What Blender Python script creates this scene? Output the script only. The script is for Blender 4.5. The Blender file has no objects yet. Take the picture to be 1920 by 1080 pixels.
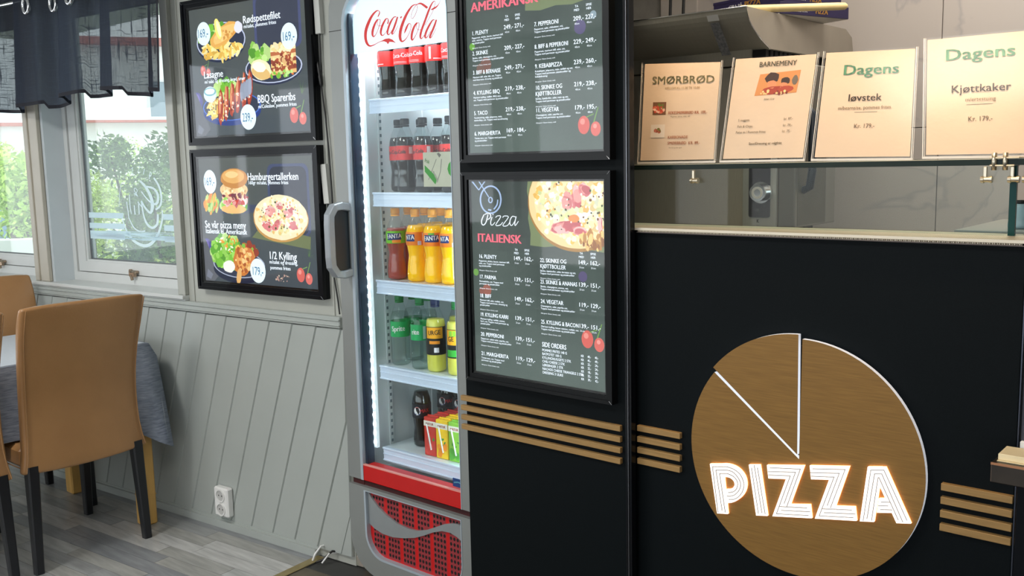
import bpy, bmesh, math, random
from mathutils import Vector, Matrix
random.seed(7)
PI=math.pi
sc=bpy.context.scene
COL=sc.collection
# ------------------------------------------------------------------ camera, world, lights, exposure
cam_d=bpy.data.cameras.new('camera'); cam=bpy.data.objects.new('camera',cam_d); COL.objects.link(cam)
cam_d.sensor_width=36; cam_d.lens=1795/1920*36; cam_d.clip_start=.05; cam_d.clip_end=200
_R=Vector((0.76052594,0.6489391,-0.02187092)); _U=Vector((-0.06859612,0.11379517,0.99113331)); _F=Vector((-0.64567396,0.75228233,-0.13105888))
m=Matrix((( _R.x,_U.x,-_F.x,0),(_R.y,_U.y,-_F.y,0),(_R.z,_U.z,-_F.z,1.45),(0,0,0,1)))
cam.matrix_world=m
sc.camera=cam
sc.view_settings.view_transform='Standard'; sc.view_settings.look='None'
sc.view_settings.exposure=0.0; sc.view_settings.gamma=1.0; sc.view_settings.use_curve_mapping=False
sc.cycles.use_denoising=True
sc.cycles.max_bounces=8; sc.cycles.transparent_max_bounces=24; sc.cycles.diffuse_bounces=4; sc.cycles.glossy_bounces=4
sc.cycles.sample_clamp_indirect=6
w=bpy.data.worlds.new('overcast_sky'); sc.world=w; w.use_nodes=True
nt=w.node_tree; nt.nodes.clear()
wo=nt.nodes.new('ShaderNodeOutputWorld'); wb=nt.nodes.new('ShaderNodeBackground'); tc=nt.nodes.new('ShaderNodeTexCoord')
ns=nt.nodes.new('ShaderNodeTexNoise'); ns.inputs['Scale'].default_value=2.5; ns.inputs['Detail'].default_value=4
rp=nt.nodes.new('ShaderNodeValToRGB'); rp.color_ramp.elements[0].color=(.80,.90,1,1); rp.color_ramp.elements[1].color=(1,1,1,1)
rp.color_ramp.elements[0].position=.35; rp.color_ramp.elements[1].position=.6
nt.links.new(tc.outputs['Generated'],ns.inputs['Vector']); nt.links.new(ns.outputs['Fac'],rp.inputs['Fac']); nt.links.new(rp.outputs['Color'],wb.inputs['Color'])
nt.links.new(wb.outputs['Background'],wo.inputs['Surface']); wb.inputs['Strength'].default_value=2.6
def area(name,loc,target,size,power,color,sy=None,spread=PI):
    d=bpy.data.lights.new(name,'AREA'); d.shape='RECTANGLE'; d.size=size; d.size_y=sy or size; d.energy=power; d.color=color; d.spread=spread
    o=bpy.data.objects.new(name,d); COL.objects.link(o); o.location=loc
    o.rotation_euler=(Vector(target)-Vector(loc)).to_track_quat('-Z','Y').to_euler(); return o
# warm heat lamps above the glass shelf, then unseen lamps added to fill the dining room, kitchen and fridge
for lx,ly,tx,p in ((-1.17,1.90,-1.27,.20),(-.90,1.75,-.88,.08),(-.56,1.80,-.58,.30)):
    area('warm_spot',(lx,ly,2.25),(tx,2.18,1.58),.06,p*6.0,(1.0,.70,.42),spread=math.radians(75))
area('dining_fill_light',(-1.2,.2,2.58),(-1.2,.2,0),.6,20,(1,.97,.92))
area('dining_fill_light',(-3.2,.1,2.58),(-3.2,.1,0),.6,42,(1,.98,.95))
area('kitchen_fill_light',(-.9,3.0,2.58),(-.9,3.0,0),.9,20,(1,.90,.80))
area('kitchen_fill_light',(-1.9,2.55,2.58),(-1.9,2.55,0),.5,10,(1,.92,.84))
area('fridge_fill_light',(-2.21,2.17,1.985),(-2.21,2.3,1.0),.44,9.5,(.90,.96,1.0),sy=.05)
# ------------------------------------------------------------------ helpers
A2=.0931; P0=Vector((-2.8,2.125,0))
def srgb(r,g,b,a=1):
    f=lambda c:((c/255)/12.92 if c<=10 else (((c/255)+.055)/1.055)**2.4)
    return (f(r),f(g),f(b),a)
MATS={}
def mat(name,color=(.5,.5,.5),rough=.5,metal=0,spec=.5,emit=None,estr=0,noise=0,nscale=20,stretch=(1,1,1),bump=0,bscale=60,alpha=1,attr=False,trans=0,coat=0,island=0,c2=None,sss=0):
    if name in MATS: return MATS[name]
    M=bpy.data.materials.new(name); M.use_nodes=True; n=M.node_tree; b=n.nodes['Principled BSDF']; L=n.links
    col=color if len(color)==4 else (*color,1)
    b.inputs['Base Color'].default_value=col; b.inputs['Roughness'].default_value=rough; b.inputs['Metallic'].default_value=metal
    b.inputs['Specular IOR Level'].default_value=spec; b.inputs['Alpha'].default_value=alpha; b.inputs['Transmission Weight'].default_value=trans
    b.inputs['Coat Weight'].default_value=coat; b.inputs['Coat Roughness'].default_value=.1
    if emit: b.inputs['Emission Color'].default_value=(*emit[:3],1); b.inputs['Emission Strength'].default_value=estr
    tcn=n.nodes.new('ShaderNodeTexCoord'); mp=n.nodes.new('ShaderNodeMapping'); mp.inputs['Scale'].default_value=stretch
    L.new(tcn.outputs['Object'],mp.inputs['Vector'])
    src=None
    if noise or c2:
        no=n.nodes.new('ShaderNodeTexNoise'); no.inputs['Scale'].default_value=nscale; no.inputs['Detail'].default_value=5
        L.new(mp.outputs['Vector'],no.inputs['Vector'])
        r=n.nodes.new('ShaderNodeValToRGB'); r.color_ramp.elements[0].position=.3; r.color_ramp.elements[1].position=.7
        if c2: r.color_ramp.elements[0].color=col; r.color_ramp.elements[1].color=(*c2[:3],1)
        else:
            r.color_ramp.elements[0].color=tuple(max(0,c*(1-noise)) for c in col[:3])+(1,); r.color_ramp.elements[1].color=tuple(c*(1+noise) for c in col[:3])+(1,)
        L.new(no.outputs['Fac'],r.inputs['Fac']); L.new(r.outputs['Color'],b.inputs['Base Color']); src=r.outputs['Color']
    if island:
        g=n.nodes.new('ShaderNodeNewGeometry'); hs=n.nodes.new('ShaderNodeHueSaturation'); mr=n.nodes.new('ShaderNodeMapRange')
        mr.inputs['To Min'].default_value=1-island; mr.inputs['To Max'].default_value=1+island
        L.new(g.outputs['Random Per Island'],mr.inputs['Value']); L.new(mr.outputs['Result'],hs.inputs['Value'])
        hs.inputs['Color'].default_value=col
        if src: L.new(src,hs.inputs['Color'])
        L.new(hs.outputs['Color'],b.inputs['Base Color'])
    if attr:
        at=n.nodes.new('ShaderNodeAttribute'); at.attribute_name='Col'
        if attr=='emit':
            vm=n.nodes.new('ShaderNodeVectorMath'); vm.operation='SCALE'; vm.inputs['Scale'].default_value=.25; L.new(at.outputs['Color'],vm.inputs[0]); L.new(vm.outputs['Vector'],b.inputs['Base Color'])
            L.new(at.outputs['Color'],b.inputs['Emission Color']); b.inputs['Emission Strength'].default_value=estr
        else: L.new(at.outputs['Color'],b.inputs['Base Color'])
    if bump:
        n2=n.nodes.new('ShaderNodeTexNoise'); n2.inputs['Scale'].default_value=bscale; n2.inputs['Detail'].default_value=4
        bm=n.nodes.new('ShaderNodeBump'); bm.inputs['Strength'].default_value=bump; bm.inputs['Distance'].default_value=.01
        L.new(mp.outputs['Vector'],n2.inputs['Vector']); L.new(n2.outputs['Fac'],bm.inputs['Height']); L.new(bm.outputs['Normal'],b.inputs['Normal'])
    MATS[name]=M; return M
def clear_mat(name,tint=(1,1,1),refl=1.0,rough=.02,base=.0,ior=1.45):
    """thin clear sheet: lets light through, reflects by Fresnel"""
    if name in MATS: return MATS[name]
    M=bpy.data.materials.new(name); M.use_nodes=True; n=M.node_tree; n.nodes.clear(); L=n.links
    o=n.nodes.new('ShaderNodeOutputMaterial'); t=n.nodes.new('ShaderNodeBsdfTransparent'); g=n.nodes.new('ShaderNodeBsdfGlossy'); mx=n.nodes.new('ShaderNodeMixShader')
    f=n.nodes.new('ShaderNodeFresnel'); f.inputs['IOR'].default_value=ior; mu=n.nodes.new('ShaderNodeMath'); mu.operation='MULTIPLY_ADD'
    mu.inputs[1].default_value=refl; mu.inputs[2].default_value=base; mu.use_clamp=True
    t.inputs['Color'].default_value=(*tint,1); g.inputs['Roughness'].default_value=rough
    ge=n.nodes.new('ShaderNodeNewGeometry'); mi=n.nodes.new('ShaderNodeMath'); mi.operation='MULTIPLY_ADD'; mi.inputs[1].default_value=1/ior-ior; mi.inputs[2].default_value=ior   # same reflectance from both sides of the sheet
    L.new(ge.outputs['Backfacing'],mi.inputs[0]); L.new(mi.outputs[0],f.inputs['IOR'])
    L.new(f.outputs[0],mu.inputs[0]); L.new(mu.outputs[0],mx.inputs[0]); L.new(t.outputs[0],mx.inputs[1]); L.new(g.outputs[0],mx.inputs[2]); L.new(mx.outputs[0],o.inputs[0])
    MATS[name]=M; return M
class MB:
    def __init__(s): s.v=[]; s.f=[]; s.c=[]; s.sm=[]; s.cur=None; s.layer=0
    def add(s,vs,fs,col=None,smooth=False):
        o=len(s.v); s.v+= [tuple(p) for p in vs]; s.f+=[tuple(o+i for i in f) for f in fs]
        s.c+=[col or s.cur or (1,1,1,1)]*len(fs); s.sm+=[smooth]*len(fs); return s
    def box(s,x0,x1,y0,y1,z0,z1,M=None,col=None,bev=0):
        if bev>0:
            b=min(bev,(x1-x0)*.45,(y1-y0)*.45,(z1-z0)*.45)
            vs=[];idx={}
            for ix,(X,sx) in enumerate(((x0,1),(x1,-1))):
                for iy,(Y,sy) in enumerate(((y0,1),(y1,-1))):
                    for iz,(Z,sz) in enumerate(((z0,1),(z1,-1))):
                        for k,p in enumerate(((X,Y+sy*b,Z+sz*b),(X+sx*b,Y,Z+sz*b),(X+sx*b,Y+sy*b,Z))):
                            idx[ix,iy,iz,k]=len(vs); vs.append(p)
            I=idx; fs=[]
            for i in (0,1):
                fs.append([I[i,0,0,0],I[i,1,0,0],I[i,1,1,0],I[i,0,1,0]]); fs.append([I[0,i,0,1],I[1,i,0,1],I[1,i,1,1],I[0,i,1,1]]); fs.append([I[0,0,i,2],I[1,0,i,2],I[1,1,i,2],I[0,1,i,2]])
                for j in (0,1):
                    fs.append([I[i,j,0,0],I[i,j,1,0],I[i,j,1,1],I[i,j,0,1]]); fs.append([I[i,0,j,0],I[i,1,j,0],I[i,1,j,2],I[i,0,j,2]]); fs.append([I[0,i,j,1],I[1,i,j,1],I[1,i,j,2],I[0,i,j,2]])
                    for k in (0,1): fs.append([I[i,j,k,0],I[i,j,k,1],I[i,j,k,2]])
        else:
            vs=[(x,y,z) for x in (x0,x1) for y in (y0,y1) for z in (z0,z1)]
            fs=[(0,1,3,2),(4,6,7,5),(0,4,5,1),(2,3,7,6),(0,2,6,4),(1,5,7,3)]
        if M: vs=[M@Vector(p) for p in vs]
        return s.add(vs,fs,col)
    def prism(s,poly,y0,y1,M=None,col=None,bev=0,smooth=False):
        """polygon of (x,z), extruded from y0 (front) to y1"""
        n=len(poly)
        if bev:
            cx=sum(p[0] for p in poly)/n; cz=sum(p[1] for p in poly)/n
            def ins(p):
                d=math.hypot(p[0]-cx,p[1]-cz) or 1; k=max(0,1-bev/d); return (cx+(p[0]-cx)*k,cz+(p[1]-cz)*k)
            vs=[(*[ins(p)[0]],y0,ins(p)[1]) for p in poly]+[(p[0],y0+bev,p[1]) for p in poly]+[(p[0],y1,p[1]) for p in poly]
            fs=[tuple(range(n)),tuple(range(3*n-1,2*n-1,-1))]
            for r in (0,1):
                fs+=[(r*n+i,r*n+n+i,r*n+n+(i+1)%n,r*n+(i+1)%n) for i in range(n)]
        else:
            vs=[(p[0],y0,p[1]) for p in poly]+[(p[0],y1,p[1]) for p in poly]
            fs=[tuple(range(n)),tuple(range(2*n-1,n-1,-1))]+[(i,n+i,n+(i+1)%n,(i+1)%n) for i in range(n)]
        if M: vs=[M@Vector(p) for p in vs]
        return s.add(vs,fs,col,smooth)
    def ring(s,outer,inner,y0,y1,col=None):
        n=len(outer); vs=[(p[0],y0,p[1]) for p in outer]+[(p[0],y0,p[1]) for p in inner]+[(p[0],y1,p[1]) for p in outer]+[(p[0],y1,p[1]) for p in inner]
        fs=[]
        for i in range(n):
            j=(i+1)%n; fs+=[(i,j,n+j,n+i),(2*n+i,3*n+i,3*n+j,2*n+j),(i,2*n+i,2*n+j,j),(n+i,n+j,3*n+j,3*n+i)]
        return s.add(vs,fs,col)
    def tube(s,path,r,n=8,col=None,cap=True):
        P=[Vector(p) for p in path]; vs=[];fs=[]; up=Vector((0,0,1)); pr=None
        for i,p in enumerate(P):
            d=(P[min(i+1,len(P)-1)]-P[max(i-1,0)]).normalized()
            if pr is None:
                a=up if abs(d.z)<.9 else Vector((1,0,0)); u=d.cross(a).normalized()
            else: u=(pr-d*pr.dot(d)).normalized()
            pr=u; v=d.cross(u); rr=r[i] if isinstance(r,(list,tuple)) else r
            vs+=[p+(u*math.cos(k*2*PI/n)+v*math.sin(k*2*PI/n))*rr for k in range(n)]
        for i in range(len(P)-1):
            for k in range(n): fs.append((i*n+k,i*n+(k+1)%n,(i+1)*n+(k+1)%n,(i+1)*n+k))
        s.add(vs,fs,col,True)
        if cap: s.add(vs[:n],[tuple(range(n-1,-1,-1))],col); s.add(vs[-n:],[tuple(range(n))],col)
        return s
    def lathe(s,prof,n=16,cx=0,cy=0,cz=0,col=None,arc=(0,2*PI),fn=None):
        full=abs(arc[1]-arc[0]-2*PI)<1e-6; m_=n if full else n+1; vs=[];fs=[]
        for r,z in prof:
            for k in range(m_):
                a=arc[0]+(arc[1]-arc[0])*k/n; rr=r*(fn(a,z) if fn else 1); vs.append((cx+rr*math.cos(a),cy+rr*math.sin(a),cz+z))
        for i in range(len(prof)-1):
            for k in range(n):
                k2=(k+1)%m_; fs.append((i*m_+k,i*m_+k2,(i+1)*m_+k2,(i+1)*m_+k))
        return s.add(vs,fs,col,True)
    def grid(s,fn,nu,nv,col=None,smooth=True):
        vs=[fn(i/nu,j/nv) for i in range(nu+1) for j in range(nv+1)]
        fs=[(i*(nv+1)+j,(i+1)*(nv+1)+j,(i+1)*(nv+1)+j+1,i*(nv+1)+j+1) for i in range(nu) for j in range(nv)]
        return s.add(vs,fs,col,smooth)
    def flat(s,poly,col=None,y=None):
        """flat print polygon of (x,z); each call a hair nearer the viewer"""
        s.layer+=1; yy=-s.layer*4e-6 if y is None else y
        return s.add([(p[0],yy,p[1]) for p in poly],[tuple(range(len(poly)))],col)
    def ribs(s,data,col=None,y=None):
        for L,R in data:
            L=[(L[i]/1e4,L[i+1]/1e4) for i in range(0,len(L),2)]; R=[(R[i]/1e4,R[i+1]/1e4) for i in range(0,len(R),2)]
            s.layer+=1; yy=-s.layer*6e-6 if y is None else y-s.layer*1e-6
            n=len(L); s.add([(p[0],yy,p[1]) for p in L+R],[(i,i+1,n+i+1,n+i) for i in range(n-1)],col)
        return s
    def build(s,name,material,parent=None,M=None,smooth=None,tagcol=False,fix=True):
        me=bpy.data.meshes.new(name); vs=s.v if M is None else [tuple(M@Vector(p)) for p in s.v]
        me.from_pydata(vs,[],s.f)
        me.polygons.foreach_set('use_smooth',[ (smooth if smooth is not None else x) for x in s.sm])
        if tagcol:
            ca=me.color_attributes.new('Col','FLOAT_COLOR','CORNER'); data=[]
            for p,c in zip(me.polygons,s.c):
                data+=list(c if len(c)==4 else (*c,1))*p.loop_total
            ca.data.foreach_set('color',data)
        if fix and not tagcol:
            b=bmesh.new(); b.from_mesh(me); bmesh.ops.recalc_face_normals(b,faces=b.faces); b.to_mesh(me); b.free()
        me.materials.append(material); o=bpy.data.objects.new(name,me); COL.objects.link(o)
        if parent: o.parent=parent
        return o
def empty(name,loc=(0,0,0),rz=0):
    o=bpy.data.objects.new(name,None); COL.objects.link(o); o.location=loc; o.rotation_euler=(0,0,rz); o.empty_display_size=.05; return o
def tag(o,label=None,cat=None,group=None,kind=None):
    if label: o['label']=label
    if cat: o['category']=cat
    if group: o['group']=group
    if kind: o['kind']=kind
    return o
def thing(name,label,cat,loc=(0,0,0),rz=0,group=None): return tag(empty(name,loc,rz),label,cat,group)
def struct(o): o['kind']='structure'; return o
def copy_tree(o,parent=None):
    c=o.copy(); COL.objects.link(c)
    if parent: c.parent=parent
    for ch in list(o.children): copy_tree(ch,c)
    return c
def wallpt(u,off=0,z=0): # point on the left wall, off = towards the room
    return Vector((P0.x+u*math.cos(A2)+off*math.sin(A2),P0.y+u*math.sin(A2)-off*math.cos(A2),z))
def texts(items,name,material,parent,y,bold=.012,xs=.82,res=2,add=None):
    """items: (string, x, z, cap size in m, align 'L'/'C'/'R'[, colour, x stretch, bold]) set in the x-z plane at depth y, joined as one lettering part"""
    objs=[]
    for it in items:
        t,x,z,size,al=it[:5]; k=it[5] if len(it)>5 and it[5] else None; sx=it[6] if len(it)>6 and it[6] else xs; bo=it[7] if len(it)>7 and it[7] is not None else bold
        for sh in ((-bo,0,bo) if bo>.025 else (-bo*.7,bo*.7) if bo>.010 else (0,)):
          c=bpy.data.curves.new('t','FONT'); c.body=t; c.size=1; c.align_x={'L':'LEFT','C':'CENTER','R':'RIGHT'}[al]; c.resolution_u=res; c.offset=0
          o=bpy.data.objects.new('t',c); COL.objects.link(o); objs.append((o,x+sh*size/.69*(abs(sx) if sx>0 else 1),z,size,sx,k,it[8] if len(it)>8 else 0))
    dg=bpy.context.evaluated_depsgraph_get(); mb=add or MB()
    for o,x,z,size,sx,k,rot in objs:
        ev=o.evaluated_get(dg); me=ev.to_mesh(); s_=size/.69
        if sx<0:   # negative stretch = wanted width in metres
            xs_=[v.co.x for v in me.vertices]; sx=-sx/((max(xs_)-min(xs_))*s_)
        cr,sr=math.cos(rot),math.sin(rot)
        mb.add([(x+(v.co.x*cr*sx-v.co.y*sr)*s_,y,z+(v.co.x*sr*sx+v.co.y*cr)*s_) for v in me.vertices],[tuple(p.vertices) for p in me.polygons],k)
        ev.to_mesh_clear()
    for o,*_ in objs:
        c=o.data; bpy.data.objects.remove(o); bpy.data.curves.remove(c)
    if add is None: return mb.build(name,material,parent,tagcol=any(k for *_,k,_2 in objs),fix=False)
def rrect(x0,x1,z0,z1,r,n=6,corners=(1,1,1,1)):
    """corners: bl, br, tr, tl"""
    out=[]
    for (cx,cz,a0,on) in ((x0,z0,PI,corners[0]),(x1,z0,1.5*PI,corners[1]),(x1,z1,0,corners[2]),(x0,z1,.5*PI,corners[3])):
        rr=r*on if on else 1e-4
        ox=cx+rr if cx==x0 else cx-rr; oz=cz+rr if cz==z0 else cz-rr
        for k in range(n+1):
            a=a0+.5*PI*k/n; out.append((ox+rr*math.cos(a),oz+rr*math.sin(a)))
    return out
def P4(q): return [(q[i]/1e4,q[i+1]/1e4) for i in range(0,len(q),2)]
def clip(poly,x0,x1,z0,z1):
    def cut(p,f,t):
        out=[]
        for i in range(len(p)):
            a,b=p[i],p[(i+1)%len(p)]; ia,ib=f(a),f(b)
            if ia>=0: out.append(a)
            if ia*ib<0: k=ia/(ia-ib); out.append((a[0]+(b[0]-a[0])*k,a[1]+(b[1]-a[1])*k))
        return out
    for f in (lambda p:p[0]-x0,lambda p:x1-p[0],lambda p:p[1]-z0,lambda p:z1-p[1]):
        if len(poly)<3: return []
        poly=cut(poly,f,0)
    return poly
# ------------------------------------------------------------------ materials
paint=mat('greige_paint',srgb(172,174,166),.45,noise=.03,nscale=6,bump=.05,bscale=30)
paint2=mat('greige_board_paint',srgb(170,176,172),.4,noise=.03,nscale=5,bump=.04,bscale=25)
white=mat('white_window_paint',srgb(205,208,206),.35,noise=.02,nscale=8)
ceilm=mat('ceiling_white',(.75,.75,.73),.8,noise=.02)
blackpanel=mat('black_counter_laminate',(.0042,.0062,.0072),.5,spec=.08,noise=.15,nscale=300,bump=.05,bscale=700)
blackframe=mat('black_aluminium',(.005,.006,.007),.3,spec=.25,noise=.05)
blackgloss=mat('black_gloss',(.005,.006,.008),.18,spec=.22,noise=.02)
dullchrome=mat('dull_chrome',(.30,.31,.34),.25,.9,noise=.05)
chrome=mat('chrome',(.75,.76,.78),.15,1,noise=.03)
steel=mat('brushed_steel',srgb(160,158,150),.36,.85,noise=.05,nscale=30,stretch=(1,1,20))
steeld=mat('dark_brushed_steel',srgb(172,168,156),.45,.35,noise=.06,nscale=25,stretch=(20,1,1))
brass=mat('brushed_bronze_laminate',srgb(140,104,52),.45,.15,spec=.35,noise=.16,nscale=14,stretch=(1,1,26))
oak=mat('gold_slat',srgb(162,128,80),.5,.1,spec=.3,noise=.12,nscale=12,stretch=(1,1,20))
grey=mat('fridge_grey_plastic',srgb(142,146,144),.4,.25,noise=.03,nscale=8)
greyb=mat('fridge_light_bevel',srgb(176,188,198),.3,.2,noise=.02)
ledgrey=mat('slot_grey',srgb(120,134,142),.6,noise=.05)
red=mat('fridge_red',srgb(196,18,18),.35,noise=.04,nscale=10)
black=mat('black_plastic',(.012,.012,.013),.35,noise=.05)
dark=mat('dark_hole',(.004,.004,.004),.8,noise=.05)
fwhite=mat('fridge_inner_white',(.80,.86,.88),.4,noise=.02)
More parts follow.
